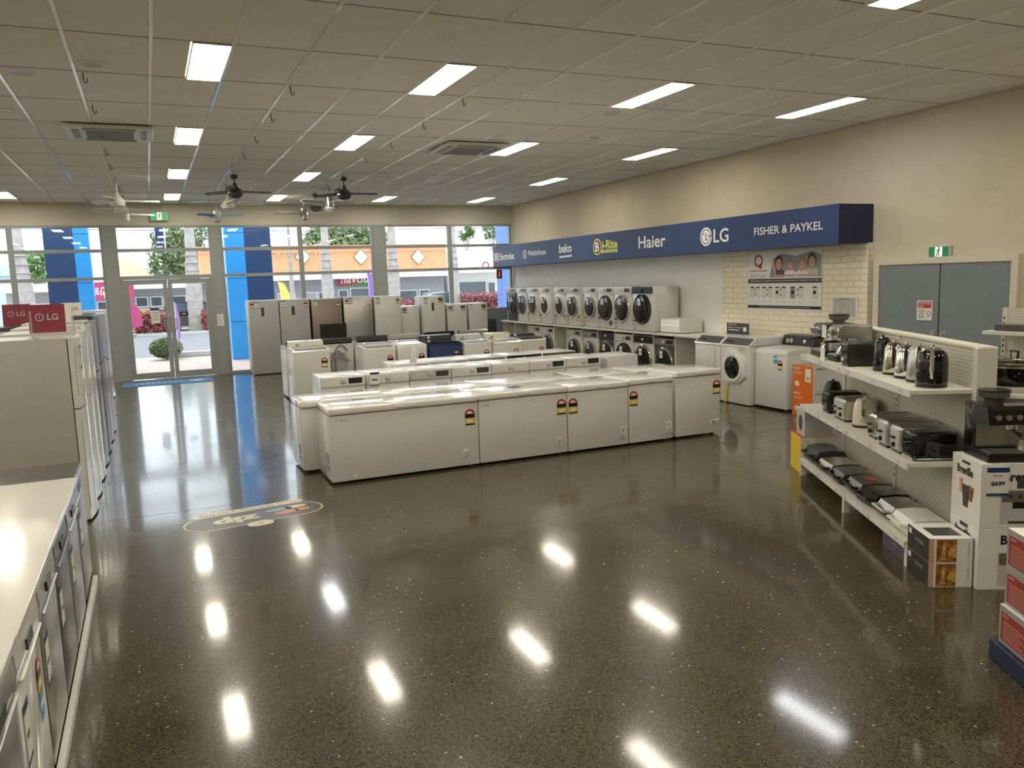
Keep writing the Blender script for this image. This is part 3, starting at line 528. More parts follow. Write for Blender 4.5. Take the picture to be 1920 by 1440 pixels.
freezer('longest white chest freezer with small side vents at row end nearest fridges', 1.52, 3.12, FY, 0.62, 0.775, 0.94, 'round', 0.15, 'Hisense', True)
freezer('white chest freezer second longest in front row, round dial', 3.12, 4.20, FY, 0.62, 0.78, 0.935, 'round', 0.17, 'Hisense')
freezer('white chest freezer with square dial panel between longer and narrower freezers', 4.20, 5.01, FY, 0.62, 0.775, 0.085, 'square', 0.14, 'CHiQ')
freezer('narrow white chest freezer with square dial panel beside the last tall one', 5.01, 5.64, FY, 0.62, 0.785, 0.105, 'square', 0.14, 'CHiQ')
freezer('small tall white chest freezer with wide control strip at row end beside front loaders', 5.67, 6.34, FY, 0.62, 0.82, 0.92, 'wide', 0.15, 'TCL')
freezer('long white chest freezer in back row beside the grey side vents', 1.36, 3.42, FY+0.68, 0.62, 0.775, None, 'round', None, None, True)
freezer('white chest freezer, second in the back row', 3.45, 4.72, FY+0.68, 0.62, 0.775, None, None)
freezer('white chest freezer, third in the back row', 4.74, 5.55, FY+0.68, 0.62, 0.775, None, None)
freezer('white chest freezer at far end of the back row', 5.57, 6.33, FY+0.68, 0.62, 0.775, None, None)
fp2 = tag(MB().box(3.62, 3.74, FY+0.26, FY+0.36, 0.782, 0.786, 'charcoal').build('leaflet'), 'small dark leaflet lying on a chest freezer lid', 'leaflet')

# ---- front load machines
def front_loader(label, loc, rotz, wd, h, d, body='white', panel='plastic_white', rim='chrome', glass='gloss_black', R=0.2, tic=True, en='left', disp='black', group=None, nm='washing_machine', dz=0.50, ribs=False):
    t = thing(nm, label, 'washing machine', loc, rotz, group)
    MB().box(0, wd, 0.02, d, 0.012, h, body, 0.012, 2).build('cabinet', t)
    MB().box(0.02, wd-0.02, 0.05, d-0.03, 0, 0.02, 'black').build('base', t)
    pz = h-0.125; pn2 = MB().prism([(0.0, pz), (0.0, h-0.012), (0.012, h-0.002), (0.022, h-0.002), (0.022, pz)], 'x', 0.004, wd-0.004, panel).build('control_panel', t)
    MB().box(0.03, wd*0.30, -0.004, 0.002, pz+0.02, h-0.025, panel if panel != 'plastic_white' else 'white', 0.003, 1).build('detergent_drawer', pn2)
    MB().lathe([(0.034, -0.002), (0.03, -0.02), (0.024, -0.024)], (wd*0.5, 0, pz+0.06), 'y', rim if panel == 'black' or panel == 'charcoal' else 'light_grey', 20).build('dial', pn2)
    MB().box(wd*0.62, wd*0.93, -0.003, 0.002, pz+0.025, h-0.03, disp, 0.002, 1).build('display', pn2)
    R = min(R*1.13, wd/2-0.025); c2 = (wd/2, 0, h*dz)
    dr = MB().lathe([(R+0.005, 0.02), (R, -0.012), (R-0.012, -0.022), (R-0.035, -0.02), (R-0.04, 0.0)], c2, 'y', rim, 36).build('door', t)
    MB().lathe([(R-0.034, -0.004), (R-0.034, -0.014), (R-0.06, -0.02), (R-0.11, -0.024), (0.01, -0.026)], c2, 'y', glass, 32).build('door_glass', dr)
    if tic: ticket(t, wd*0.42, h*dz+R*0.22, 0.095, 0.16, -0.032)
    if en in ('left', 'both'): energy(t, 0.06, 0.14, 0.9, 0.016); water(t, 0.06, 0.03, 0.8, 0.016)
    if en in ('right', 'both'): energy(t, wd-0.06, 0.13, 0.9, 0.016)
    if ribs:
        for k in range(4): MB().box(wd-0.001, wd+0.004, 0.12+k*0.1, 0.16+k*0.1, 0.1, h-0.12, body, 0.002, 1).build('side_rib', t)
    return t
SZ = 0.935; WX = 8.3
up_row = [(18.80, 18.18, 'charcoal', 'light_grey', 'charcoal', 'gloss_black', 0.205, 'black front load washer nearest window on upper shelf', 'left'),
 (18.15, 17.58, 'white', 'plastic_white', 'dark_steel', 'gloss_black', 0.20, 'white front loader beside the black one on upper shelf', 'left'),
 (17.55, 16.93, 'white', 'plastic_white', 'chrome', 'gloss_black', 0.20, 'white front loader with grey glass door, third from the window on upper shelf', 'left'),
 (16.90, 16.30, 'white', 'plastic_white', 'gloss_white', 'gloss_black', 0.19, 'white front loader with white door ring on upper shelf', 'left'),
 (16.14, 15.60, 'white', 'plastic_white', 'light_grey', 'gloss_black', 0.19, 'white front loader with silver door ring after first gap on upper shelf', 'both'),
 (15.57, 14.97, 'white', 'light_grey', 'chrome', 'gloss_black', 0.205, 'white front loader with grey control panel on upper shelf', 'both'),
 (14.78, 14.25, 'white', 'plastic_white', 'grey_plastic', 'gloss_black', 0.19, 'white front loader with grey door after second gap on upper shelf', 'left'),
 (14.22, 13.61, 'white', 'plastic_white', 'black', 'gloss_black', 0.22, 'white front loader with black porthole rim and round badge on upper shelf', 'left'),
 (13.58, 12.95, 'white', 'plastic_white', 'chrome', 'gloss_black', 0.235, 'white front loader with large dark chrome rimmed door on upper shelf', 'left'),
 (12.92, 12.26, 'white', 'black', 'gloss_black', 'gloss_black', 0.245, 'white front loader with black panel and ribbed side at end of upper shelf', 'left')]
for a, b, body, panel, rim, gl, R, lab, en in up_row:
    t = front_loader(lab, (WX, a, SZ), -PI/2, a-b, 0.83, 0.58, body, panel, rim, gl, R, True, en, 'black', 'washers on the upper shelf', ribs=(b == 12.26))
    if 'badge' in lab: MB().cyl((0.5, 0, 0.12), 'y', 0.05, 0.012, 0.021, 'charcoal', 20).build('round_badge', t)
lo_row = [(17.50, 16.93, 'white', 'light_grey', 'chrome', 'charcoal', 0.20, 'white front loader nearest window under the bench'),
 (16.87, 16.23, 'white', 'plastic_white', 'dark_steel', 'gloss_black', 0.235, 'white front loader with big navy tinted door under the bench'),
 (15.57, 14.98, 'white', 'light_grey', 'dark_steel', 'gloss_black', 0.215, 'white front loader with grey panel beside empty bench bay'),
 (14.86, 14.28, 'white', 'steel', 'grey_plastic', 'charcoal', 0.205, 'white front loader with chrome panel under the bench'),
 (14.22, 13.63, 'charcoal', 'charcoal', 'chrome', 'gloss_black', 0.235, 'graphite front loader under the bench'),
 (13.57, 12.98, 'white', 'plastic_white', 'gloss_black', 'gloss_black', 0.235, 'white front loader with black door under the bench beside the graphite one'),
 (12.91, 12.28, 'white', 'black', 'chrome', 'gloss_black', 0.24, 'white front loader with black control panel under the bench'),
 (12.24, 11.61, 'charcoal', 'steel', 'chrome', 'gloss_black', 0.235, 'black front loader with chrome panel at end under the bench')]
for a, b, body, panel, rim, gl, R, lab in lo_row:
    front_loader(lab, (WX+0.02, a, 0), -PI/2, a-b, 0.85, 0.58, body, panel, rim, gl, R, True, '', 'black', 'washers under the bench')
be = thing('display_bench', 'white display bench carrying the upper row of washers', 'bench', (0, 0, 0))
MB().box(8.27, XR-0.04, 10.62, 19.10, 0.90, SZ, 'shelf', 0.003, 1).build('top', be)
for y in (19.08, 18.35, 17.57, 16.9, 16.21, 15.6, 14.92, 14.25, 13.60, 12.945, 12.26, 11.59, 10.64): MB().box(8.32, XR-0.045, y-0.012, y+0.012, 0, 0.90, 'shelf').build('partition', be)
bd = thing('benchtop_dishwasher', 'small white benchtop dishwasher at end of display bench', 'dishwasher', (8.4, 12.14, SZ), -PI/2)
MB().box(0, 0.56, 0.03, 0.5, 0.01, 0.26, 'white', 0.01, 2).build('cabinet', bd); MB().prism([(0.0, 0.02), (0.0, 0.19), (0.022, 0.25), (0.032, 0.25), (0.032, 0.02)], 'x', 0.006, 0.554, 'gloss_white').build('door', bd); MB().box(0.05, 0.51, -0.006, 0.004, 0.185, 0.2, 'plastic_white', 0.003, 1).build('handle', bd)
for x in (0.05, 0.51): MB().cyl((x, 0.25, 0), 'z', 0.02, 0, 0.012, 'charcoal', 10).build('foot', bd)

# ---- laundry set by brick pier
def sq_console(t, wd, y, z0):
    p = MB().prism([(y, z0), (y+0.05, z0+0.14), (y+0.09, z0+0.14), (y+0.1, z0)], 'x', 0.01, wd-0.01, 'black').build('control_panel', t); return p
def sq_front(label, yfar, wd, washer):
    t = thing('front_load_washer' if washer else 'tumble_dryer', label, 'washing machine' if washer else 'dryer', (7.95, yfar, 0), -PI/2)
    MB().box(0, wd, 0.02, 0.72, 0.012, 0.90, 'white', 0.012, 2).build('cabinet', t); MB().box(0.03, wd-0.03, 0.06, 0.66, 0, 0.014, 'black').build('base', t)
    MB().prism([(0.0, 0.88), (0.02, 0.90), (0.14, 1.0), (0.72, 1.0), (0.72, 0.88)], 'x', 0.0, wd, 'white').build('top_cover', t)
    MB().prism([(0.015, 0.905), (0.13, 0.995), (0.136, 0.99), (0.022, 0.9)], 'x', 0.03, wd-0.03, 'charcoal').build('control_panel', t)
    MB().box(wd*0.15, wd*0.4, 0.05, 0.06, 0.945, 0.955, 'gloss_black').build('display', t)
    if washer:
        c2 = (wd/2, 0, 0.56)
        dr = MB().prism([(wd/2-0.25, 0.42), (wd/2-0.2, 0.34), (wd/2+0.1, 0.32), (wd/2+0.27, 0.44), (wd/2+0.27, 0.68), (wd/2+0.1, 0.80), (wd/2-0.14, 0.79), (wd/2-0.25, 0.68)], 'y', -0.02, 0.024, 'gloss_white').build('door', t)
        MB()._ring(c2, 'y', 0.17, 0.215, -0.045, -0.018, 'gloss_white', 32).build('door_ring', dr); MB().lathe([(0.172, -0.02), (0.17, -0.035), (0.10, -0.05), (0.01, -0.055)], c2, 'y', 'gloss_black', 28).build('door_glass', dr)
        MB().box(0.0, wd, 0.015, 0.021, 0.285, 0.29, 'light_grey').build('panel_seam', t); MB().box(wd*0.62, wd*0.75, 0.0, 0.021, 0.83, 0.86, 'plastic_white', 0.004, 1).build('latch', t)
        MB().prism([(0.16, 0.30), (0.21, 0.30), (0.17, 0.02), (0.14, 0.0), (0.12, 0.02)], 'y', -0.012, -0.008, 'yellow').build('yellow_tag', t)
    else:
        dr = MB().box(0.03, wd-0.12, 0.002, 0.022, 0.25, 0.84, 'white', 0.006, 2).build('door', t); MB().box(wd-0.18, wd-0.15, -0.012, 0.004, 0.48, 0.60, 'plastic_white', 0.005, 1).build('handle', dr)
    return t
sq_front('white tumble dryer with black sloped panel beside porthole washer', 10.56, 0.63, False); sq_front('white front load washer with hexagonal porthole door and yellow tag', 9.92, 0.66, True)
bs = tag(MB().box(8.56, 8.575, 9.98, 10.5, 1.0, 1.17, 'charcoal').box(8.5, 8.62, 10.0, 10.48, 1.0, 1.004, 'charcoal').build('counter_sign'), 'small black promotional sign standing on the dryer', 'sign')
text('Speed Queen', 'print_white', bs, (8.558, 10.36, 1.145), MAT_LEFTFACE, 0.2, 0.025, 0.02); text('100% Dry in 37 minutes', 'print_white', bs, (8.558, 10.3, 1.095), MAT_LEFTFACE, 0.32, 0.03, 0.01); MB().box(8.557, 8.559, 10.2, 10.46, 1.05, 1.062, 'print_white').build('printed_line', bs)
MB().box(8.557, 8.559, 10.03, 10.1, 1.04, 1.11, 'print_white').build('machine_print', bs)
def top_loader(label, loc, rotz, wd=0.6, h=0.92, d=0.62, body='white', lid='light_grey', cons='light_grey', con_h=0.10, en=True, group='top load washers on the floor', hoses=False, openlid=False, knob=False):
    t = thing('top_load_washer', label, 'washing machine', loc, rotz, group)
    MB().box(0, wd, 0.0, d, 0.03, h-0.05, body, 0.012, 2).build('cabinet', t)
    for x in (0.06, wd-0.06):
        for y in (0.06, d-0.06): MB().cyl((x, y, 0), 'z', 0.022, 0, 0.032, 'charcoal', 10).build('foot', t)
    MB().prism([(-0.004, h-0.06), (0.0, h-0.035), (0.05, h), (d*0.7, h+0.02), (d, h+0.02), (d, h-0.06)], 'x', 0.0, wd, body if body != 'navy' else 'dark_navy').build('top_cover', t)
    if openlid: MB().box(0.06, wd-0.06, d*0.68, d*0.68+0.015, h+0.02, h+0.36, 'black', 0.004, 1).box(0.09, wd-0.09, d*0.68-0.002, d*0.68+0.001, h+0.05, h+0.33, 'pale_glass').build('lid', t)
    else: MB().prism([(0.03, h-0.012), (0.05, h+0.012), (d*0.68, h+0.034), (d*0.70, h+0.018)], 'x', 0.05, wd-0.05, lid).build('lid', t)
    cp = MB().prism([(d*0.72, h+0.01), (d*0.78, h+con_h), (d*0.96, h+con_h*1.1), (d, h+con_h*0.9), (d, h)], 'x', 0.015, wd-0.015, cons).build('control_panel', t)
    for k in range(3 if knob else 1):
        xx = wd*(0.2, 0.32, 0.72)[k] if knob else wd*0.25
        MB().lathe([(0.034, 0.0), (0.03, -0.02), (0.02, -0.024)], (xx, d*0.75, h+con_h*0.55), 'y', 'chrome', 18).build('knob', cp)
    if en: energy(t, wd-0.10, h-0.30, 1.15, -0.004)
    if hoses:
        for k, (xa, xb) in enumerate(((0.12, 0.34), (0.18, 0.42), (0.10, 0.50))):
            pts = [(xa+(xb-xa)*q, d+0.02+0.02*k, h-0.12-0.1*k+0.10*math.sin(PI*q)) for q in [i/8 for i in range(9)]]; MB().tube(pts+[(xb, d+0.03+0.02*k, 0.12)], 0.014, 'grey_plastic').build('hose', t)
        MB().box(0.12, 0.5, d-0.002, d+0.004, 0.1, h-0.15, 'light_grey').build('rear_panel', t)
    return t
t = top_loader('white top loader with black console and chrome knobs by orange boxes', (8.05, 9.24, 0), -PI/2, 0.65, 0.86, 0.68, 'white', 'white', 'black', 0.17, False, None, knob=True)
energy(t, 0.52, 0.60, 1.0, -0.004); water(t, 0.43, 0.68, 1.0, -0.004)
# ---- centre washers and dryers
def island(label, x, wd, pan, disp, y=10.0):
    return front_loader(label, (x, y, 0), 0, wd-0.01, 0.85, 0.58, 'white', pan, 'light_grey', 'gloss_black', 0.19, False, '', disp, 'front loaders behind the freezers', dz=0.42)
xs = [1.86, 2.44, 3.02, 3.60, 4.17, 4.75, 5.32]
labs = ['white front loader at row end with small square display behind freezers', 'white front loader wrapped in clear film with price card behind freezers', 'white front loader with wide grey control strip behind freezers', 'white front loader with centred small display behind freezers', 'white front loader with plain panel and dial behind freezers', 'white film wrapped front loader with black display behind freezers', 'white front loader with black display beside turned dryer behind freezers']
for k, x in enumerate(xs):
    t = island(labs[k], x, 0.575, 'light_grey' if k == 2 else 'plastic_white', ['black', 'plastic_white', 'charcoal', 'charcoal', 'plastic_white', 'gloss_black', 'gloss_black'][k])
    if k == 1: ticket(t, 0.10, 0.70, 0.12, 0.17, -0.03)
for k, x in enumerate((3.02, 3.60, 4.18, 4.78, 5.38)):
    t = front_loader(['white dryer with tall white card on top in second laundry row', 'white dryer second in the second laundry row', 'white dryer with dark strip in the middle of second laundry row', 'white dryer with dark display in second laundry row', 'white dryer at end of second laundry row'][k], (x, 10.85, 0), 0, 0.57, 0.86, 0.58, 'white', ['plastic_white', 'light_grey', 'grey_plastic', 'black', 'charcoal'][k], 'light_grey', 'gloss_black', 0.19, False, '', 'black', 'dryers in the second laundry row', 'tumble_dryer'); t['category'] = 'dryer'
cd = tag(MB().prism([(0, 0), (0.10, 0), (0.13, 0.26), (0.05, 0.26)], 'y', 0, 0.006, 'paper').build('upright_card', None, (3.28, 10.86, 0.861)), 'blank tall white card standing on a dryer', 'card')
tdr = thing('compact_dryer', 'white compact dryer turned sideways with grey end at row end', 'dryer', (5.98, 9.95, 0))
MB().box(0, 0.5, 0, 0.55, 0.012, 0.84, 'white', 0.012, 2).build('cabinet', tdr); MB().box(-0.006, 0.0, 0.03, 0.52, 0.06, 0.8, 'light_grey', 0.002, 1).build('rear_panel', tdr); MB().prism([(0.5, 0.03), (0.53, 0.03), (0.51, 0.83), (0.5, 0.83)], 'y', 0.02, 0.53, 'gloss_white').build('door', tdr); MB().box(0.02, 0.48, 0.03, 0.5, 0, 0.014, 'black').build('base', tdr)
# ---- top loaders
top_loader('white top loader at end of row nearest entrance with blue sticker', (2.10, 13.6, 0), 0, 0.62, 0.93, 0.62, 'white', 'grey_plastic', 'cream', 0.11); 
top_loader('white top loader with grey lid beside exposed hoses', (3.22, 13.3, 0), 0, 0.56, 0.92, 0.62, 'white', 'grey_plastic', 'grey_plastic', 0.04)
top_loader('white top loader with white lid beside the navy one', (3.82, 13.3, 0), 0, 0.52, 0.92, 0.62, 'white', 'white', 'light_grey', 0.05)
top_loader('navy blue top loader with dark lid', (4.40, 13.35, 0), 0, 0.60, 0.92, 0.62, 'navy', 'gloss_black', 'black', 0.10)
top_loader('white top loader with clear lid on other side of the navy one', (5.04, 13.3, 0), 0, 0.52, 0.90, 0.62, 'white', 'pale_glass', 'light_grey', 0.10)
top_loader('white top loader with cream console', (5.58, 13.2, 0), 0, 0.52, 0.89, 0.62, 'white', 'pale_glass', 'cream', 0.11)
top_loader('white top loader with black lid at end nearest wall', (6.16, 13.4, 0), 0, 0.55, 0.88, 0.62, 'white', 'black', 'black', 0.06)
backs = [('white top loader with black top, back row nearest entrance', 2.72, 'gloss_black', 'black'), ('white top loader showing back panel and grey hoses', 3.32, 'black', 'charcoal'), ('white top loader with navy lid in back row', 3.98, 'gloss_black', 'charcoal'), ('white top loader with pale lid in back row', 4.62, 'charcoal', 'light_grey'), ('black trimmed top loader in back row', 5.30, 'gloss_black', 'black'), ('white top loader with silver console in back row', 5.98, 'pale_glass', 'steel')]
for k, (lab, x, lid, con) in enumerate(backs):
    top_loader(lab, (x, 15.1, 0), PI, 0.60, 0.93, 0.64, 'white', lid, con, 0.10, False, hoses=(k == 1), openlid=(k == 1))

# ---- fridges
def fridge(label, loc, rotz, wd, h, d, body='white', door='white', split=None, handle='pocket', en='left', side=None, group=None, disp=False, tics=1, curve=0.0):
    t = thing('fridge', label, 'fridge', loc, rotz, group)
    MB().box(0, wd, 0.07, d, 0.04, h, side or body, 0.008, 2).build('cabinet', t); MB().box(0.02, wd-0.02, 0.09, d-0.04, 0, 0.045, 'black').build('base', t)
    zs = [(0.02, h-0.005)] if not split else [(0.02, h*split-0.006), (h*split+0.006, h-0.005)]
    for k, (a, b) in enumerate(zs):
        if curve:
            n = 8; pts = [(wd*i/n, 0.02-curve*math.sin(PI*i/n)) for i in range(n+1)]+[(wd, 0.062), (0, 0.062)]; dr = MB().prism(pts, 'z', a, b, door).build('door', t)
        else: dr = MB().box(0.0, wd, 0.0, 0.062, a, b, door, 0.008, 2).build('door', t)
        if handle == 'pocket': MB().box(0.003, 0.018, 0.012, 0.05, a+0.1, b-0.1, 'light_grey').build('pocket_handle', dr)
        elif handle == 'bar': MB().tube([(wd-0.05, 0, a+0.15), (wd-0.05, -0.04, a+0.17), (wd-0.05, -0.04, b-0.17), (wd-0.05, 0, b-0.15)], 0.012, 'steel').build('bar_handle', dr)
    yy = -0.004-curve*0.5
    if en == 'left': energy(t, 0.075, h-0.15, 0.9, yy)
    if en == 'right': energy(t, wd-0.075, h-0.17, 0.9, yy)
    if tics: ticket(t, wd*(0.25 if en == 'left' else 0.13), h-0.17, 0.10, 0.13, yy)
    if tics > 1: MB().box(wd-0.16, wd-0.04, yy, yy+0.003, h-0.11, h-0.05, 'charcoal').box(wd-0.16, wd-0.04, yy, yy+0.003, h-0.16, h-0.145, 'charcoal').build('dark_sticker', t)
    if disp: MB().box(wd*0.40, wd*0.50, yy, yy+0.004, h-0.36, h-0.16, 'charcoal', 0.002, 1).build('display', t)
    return t
FX = 18.95
GW = 'fridges in front of the window'
fridge('pale silver upright fridge at end of window row nearest entrance', (2.04, FX, 0), 0, 0.65, 1.69, 0.68, 'silver_paint', 'silver_paint', None, None, 'left', 'light_grey', GW, True)
fridge('pale silver upright fridge beside bronze fridge in window row', (2.71, FX, 0), 0, 0.67, 1.69, 0.68, 'silver_paint', 'silver_paint', None, None, 'right', None, GW, True)
fridge('bronze grey fridge in window row', (3.43, FX, 0), 0, 0.70, 1.67, 0.68, 'charcoal', 'bronze_steel', None, None, 'right', None, GW)
fridge('stainless steel fridge in window row', (4.18, FX, 0), 0, 0.69, 1.69, 0.68, 'charcoal', 'steel', None, 'bar', 'left', None, GW)
fridge('white wide fridge beside stainless fridge in window row', (4.92, FX, 0), 0, 0.65, 1.68, 0.68, 'white', 'white', None, None, 'right', 'white', GW)
fridge('short white fridge tucked behind taller white ones in window row', (5.60, FX+0.1, 0), 0, 0.46, 1.41, 0.58, 'white', 'white', None, None, 'left', None, GW)
fridge('tall white fridge with grey sides and dark handle slot in window row', (6.12, FX-0.05, 0), 0, 0.56, 1.63, 0.68, 'white', 'white', None, None, 'right', 'light_grey', GW, True, 2)
fridge('short white fridge with grey side next to the tall slot handle fridge', (6.76, FX, 0), 0, 0.52, 1.41, 0.62, 'white', 'white', None, None, 'left', 'light_grey', GW, False, 2)
fridge('short white fridge at the wall end of window row', (7.34, FX, 0), 0, 0.50, 1.41, 0.62, 'white', 'white', None, None, 'right', 'light_grey', GW, False, 2)
GL = 'top mount fridges lining the aisle'
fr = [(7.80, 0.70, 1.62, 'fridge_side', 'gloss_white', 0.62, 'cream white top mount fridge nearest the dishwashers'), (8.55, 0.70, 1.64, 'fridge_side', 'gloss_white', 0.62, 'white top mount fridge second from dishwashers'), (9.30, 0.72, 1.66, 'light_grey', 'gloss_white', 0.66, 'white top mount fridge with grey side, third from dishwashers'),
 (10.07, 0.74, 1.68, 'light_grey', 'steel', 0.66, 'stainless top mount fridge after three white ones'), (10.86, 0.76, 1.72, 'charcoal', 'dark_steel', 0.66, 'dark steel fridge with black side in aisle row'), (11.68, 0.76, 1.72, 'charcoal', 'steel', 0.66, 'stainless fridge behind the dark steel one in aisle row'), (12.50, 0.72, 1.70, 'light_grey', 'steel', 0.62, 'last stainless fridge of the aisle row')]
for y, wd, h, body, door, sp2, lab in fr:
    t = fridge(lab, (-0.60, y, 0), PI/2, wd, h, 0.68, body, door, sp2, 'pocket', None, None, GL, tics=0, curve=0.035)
    if y < 8: MB().box(0.1, 0.16, -0.022, -0.016, h-0.10, h-0.07, 'black').box(0.1, 0.14, -0.022, -0.016, h-0.16, h-0.12, 'sky_blue').box(0.1, 0.17, -0.022, -0.016, h-0.28, h-0.25, 'charcoal').build('sticker', t)
fridge('white fridge facing the aisle end beside the grey post by doors', (-1.42, 16.9, 0), 0, 0.66, 1.66, 0.66, 'white', 'white', 0.55, None, 'right', None, GL)
for k, (y, h, c2) in enumerate(((7.85, 1.58, 'charcoal'), (8.62, 1.58, 'white'), (9.40, 1.58, 'dark_steel'), (10.2, 1.58, 'charcoal'), (11.0, 1.62, 'charcoal'), (11.8, 1.6, 'white'))):
    fridge(['black fridge back to back with cream fridge by the dishwashers', 'white fridge behind the second aisle fridge', 'dark steel fridge behind the aisle row', 'black fridge behind the stainless one in aisle row', 'black fridge carrying brand cards behind dark steel fridge', 'last white fridge behind the aisle row'][k], (-2.12, y+0.7, 0), -PI/2, 0.70, h, 0.68, c2, c2, 0.6, None, None, None, 'fridges behind the aisle row', tics=0)
def lg(label, x, y, z, m, tm, wd=0.30, h=0.26, name='brand_card'):
    t = thing(name, label, 'sign', (x, y, z)); MB().prism([(0, 0), (0.006, 0), (0.05, h), (0.044, h)], 'x', 0, wd, m).build('card', t); MB().box(0.02, wd-0.02, 0.0, 0.10, 0, 0.004, m).build('foot', t)
    R = MAT_FRONT; o = text('LG', tm, t, (wd*0.66, 0.02, h*0.55), R, wd*0.30, h*0.22, 0.015); o.location.y = -0.004
    q = MB()._ring((wd*0.30, 0.018, h*0.55), 'y', 0.028, 0.036, -0.002, 0, tm, 20); q.box(wd*0.30-0.004, wd*0.30+0.004, 0.014, 0.018, h*0.5, h*0.62, tm).build('logo_ring', t)
    return t
lg('tilted maroon brand card with white edge on top of the second aisle fridge', -1.03, 8.62, 1.641, 'maroon', 'light_grey')
lg('maroon brand card standing on a black fridge', -1.66, 11.62, 1.621, 'maroon', 'light_grey')
lg('white brand card with red logo on black fridge behind the maroon cards', -1.99, 11.4, 1.621, 'paper', 'maroon')
lg('white brand card on stainless fridge beyond the maroon cards', -1.15, 10.3, 1.681, 'paper', 'grey_plastic', 0.34, 0.20)
lg('white brand card with red logo on dark steel fridge', -0.98, 11.2, 1.721, 'paper', 'maroon', 0.22, 0.16)
tag(MB().box(-0.93, -0.92, 7.86, 7.90, 1.621, 1.86, 'clear').box(-0.96, -0.88, 7.84, 7.92, 1.621, 1.627, 'clear').build('ticket_holder'), 'clear acrylic ticket stand on the first cream fridge', 'ticket holder')
tag(MB().box(-0.68, -0.67, 8.70, 8.75, 1.642, 1.83, 'clear').box(-0.71, -0.645, 8.68, 8.77, 1.642, 1.648, 'clear').build('ticket_holder'), 'clear acrylic ticket stand beside the tilted maroon card', 'ticket holder')

# ---- dishwashers and bench
DX = -0.50
bn = thing('dishwasher_bench', 'long white bench top over the dishwashers', 'bench', (0, 0, 0))
MB().box(-1.25, DX+0.01, 1.2, 2.98, 0.86, 0.89, 'gloss_white', 0.003, 1).build('top', bn); MB().box(-1.25, DX+0.01, 2.985, 5.462, 0.855, 0.885, 'gloss_white', 0.003, 1).build('top', bn)
MB().box(DX-0.01, DX+0.018, 1.2, 6.08, 0.0, 0.055, 'plastic_white', 0.003, 1).build('kick_rail', bn)
for y in (2.99, 3.60, 4.22, 4.84, 5.456): MB().box(-1.2, DX-0.06, y-0.008, y+0.008, 0.04, 0.855, 'shelf').build('partition', bn)
dws = [(2.38, 'steel', 'grey steel dishwasher at bench end nearest camera stand'), (3.0, 'gloss_white', 'white dishwasher with blue and white stickers under bench'), (3.62, 'steel', 'stainless dishwasher between white and dark ones'), (4.23, 'dark_steel', 'dark steel dishwasher under bench'), (4.86, 'steel', 'bright stainless dishwasher under end of white bench')]
for y, m, lab in dws:
    t = thing('dishwasher', lab, 'dishwasher', (DX-0.012, y, 0.0), PI/2, 'dishwashers under the bench')
    MB().box(0.0, 0.585, 0.04, 0.60, 0.03, 0.845, 'light_grey').build('cabinet', t); dr = MB().box(0, 0.585, 0.0, 0.04, 0.06, 0.68, m, 0.006, 2).build('door', t)
    cp = MB().prism([(0.0, 0.685), (-0.008, 0.75), (0.0, 0.845), (0.04, 0.845), (0.04, 0.685)], 'x', 0, 0.585, m).build('control_panel', t)
    MB().box(0.03, 0.555, -0.018, -0.004, 0.70, 0.71, m, 0.004, 1).build('handle', cp); MB().box(0.22, 0.36, -0.014, 0.0, 0.735, 0.775, 'black').build('display', cp)
    MB().box(0.02, 0.565, 0.05, 0.1, 0.0, 0.055, 'charcoal').build('kick_plate', t)
    ticket(t, 0.10, 0.38, 0.10, 0.22, -0.004)
    if 'white dish' in lab: energy(t, 0.45, 0.48, 1.0, -0.004); water(t, 0.45, 0.36, 1.0, -0.004)
t = thing('freestanding_dishwasher', 'dark freestanding dishwasher with steel top past the white bench', 'dishwasher', (DX-0.01, 5.47, 0.0), PI/2)
MB().box(0, 0.6, 0.04, 0.75, 0.042, 0.84, 'charcoal').build('cabinet', t); MB().box(0, 0.6, 0.0, 0.76, 0.84, 0.865, 'dark_steel', 0.004, 1).build('top', t); dr = MB().box(0.003, 0.597, 0.0, 0.04, 0.1, 0.70, 'steel', 0.006, 2).build('door', t); MB().box(0.003, 0.597, 0.0, 0.04, 0.705, 0.835, 'steel', 0.005, 1).box(0.22, 0.38, -0.003, 0.0, 0.74, 0.79, 'black').build('control_panel', t); ticket(t, 0.1, 0.42, 0.1, 0.22, -0.004)
for x in (0.06, 0.54): MB().cyl((x, 0.3, 0), 'z', 0.03, 0, 0.045, 'charcoal', 10).build('foot', t)

# ================================================================ GONDOLA
A = Vector((0.4772, 0.8788, 0)); Wv = Vector((0.8788, -0.4772, 0)); O = Vector((4.47, 3.65, 0))
GR = math.atan2(-A.y, -A.x); G0 = O+A*2.5
def GP(x, t, z=0): p = G0-A*x+Wv*t; return (p.x, p.y, z)
gd = thing('shelving_unit', 'cream steel display shelving unit with perforated back and small appliances', 'shelving', GP(0, 0), GR)
for x in (0.0, 1.25, 2.5):
    u_ = MB().box(x-0.02, x+0.02, 0.40, 0.46, 0, 1.45, 'shelf').build('upright', gd)
    if x > 0:
        for k in range(22): MB().box(x-0.005, x+0.005, 0.397, 0.401, 0.30+k*0.052, 0.325+k*0.052, 'black').build('slot', u_)
    MB().box(x-0.025, x+0.025, 0.0, 0.42, 0.09, 0.15, 'shelf').build('base_leg', gd); MB().box(x-0.025, x+0.025, 0.0, 0.05, 0.0, 0.10, 'shelf').build('foot', gd)
for x0 in (0.02, 1.27):
    MB().box(x0, x0+1.21, 0.415, 0.435, 0.17, 1.45, 'peg').build('back_panel', gd)
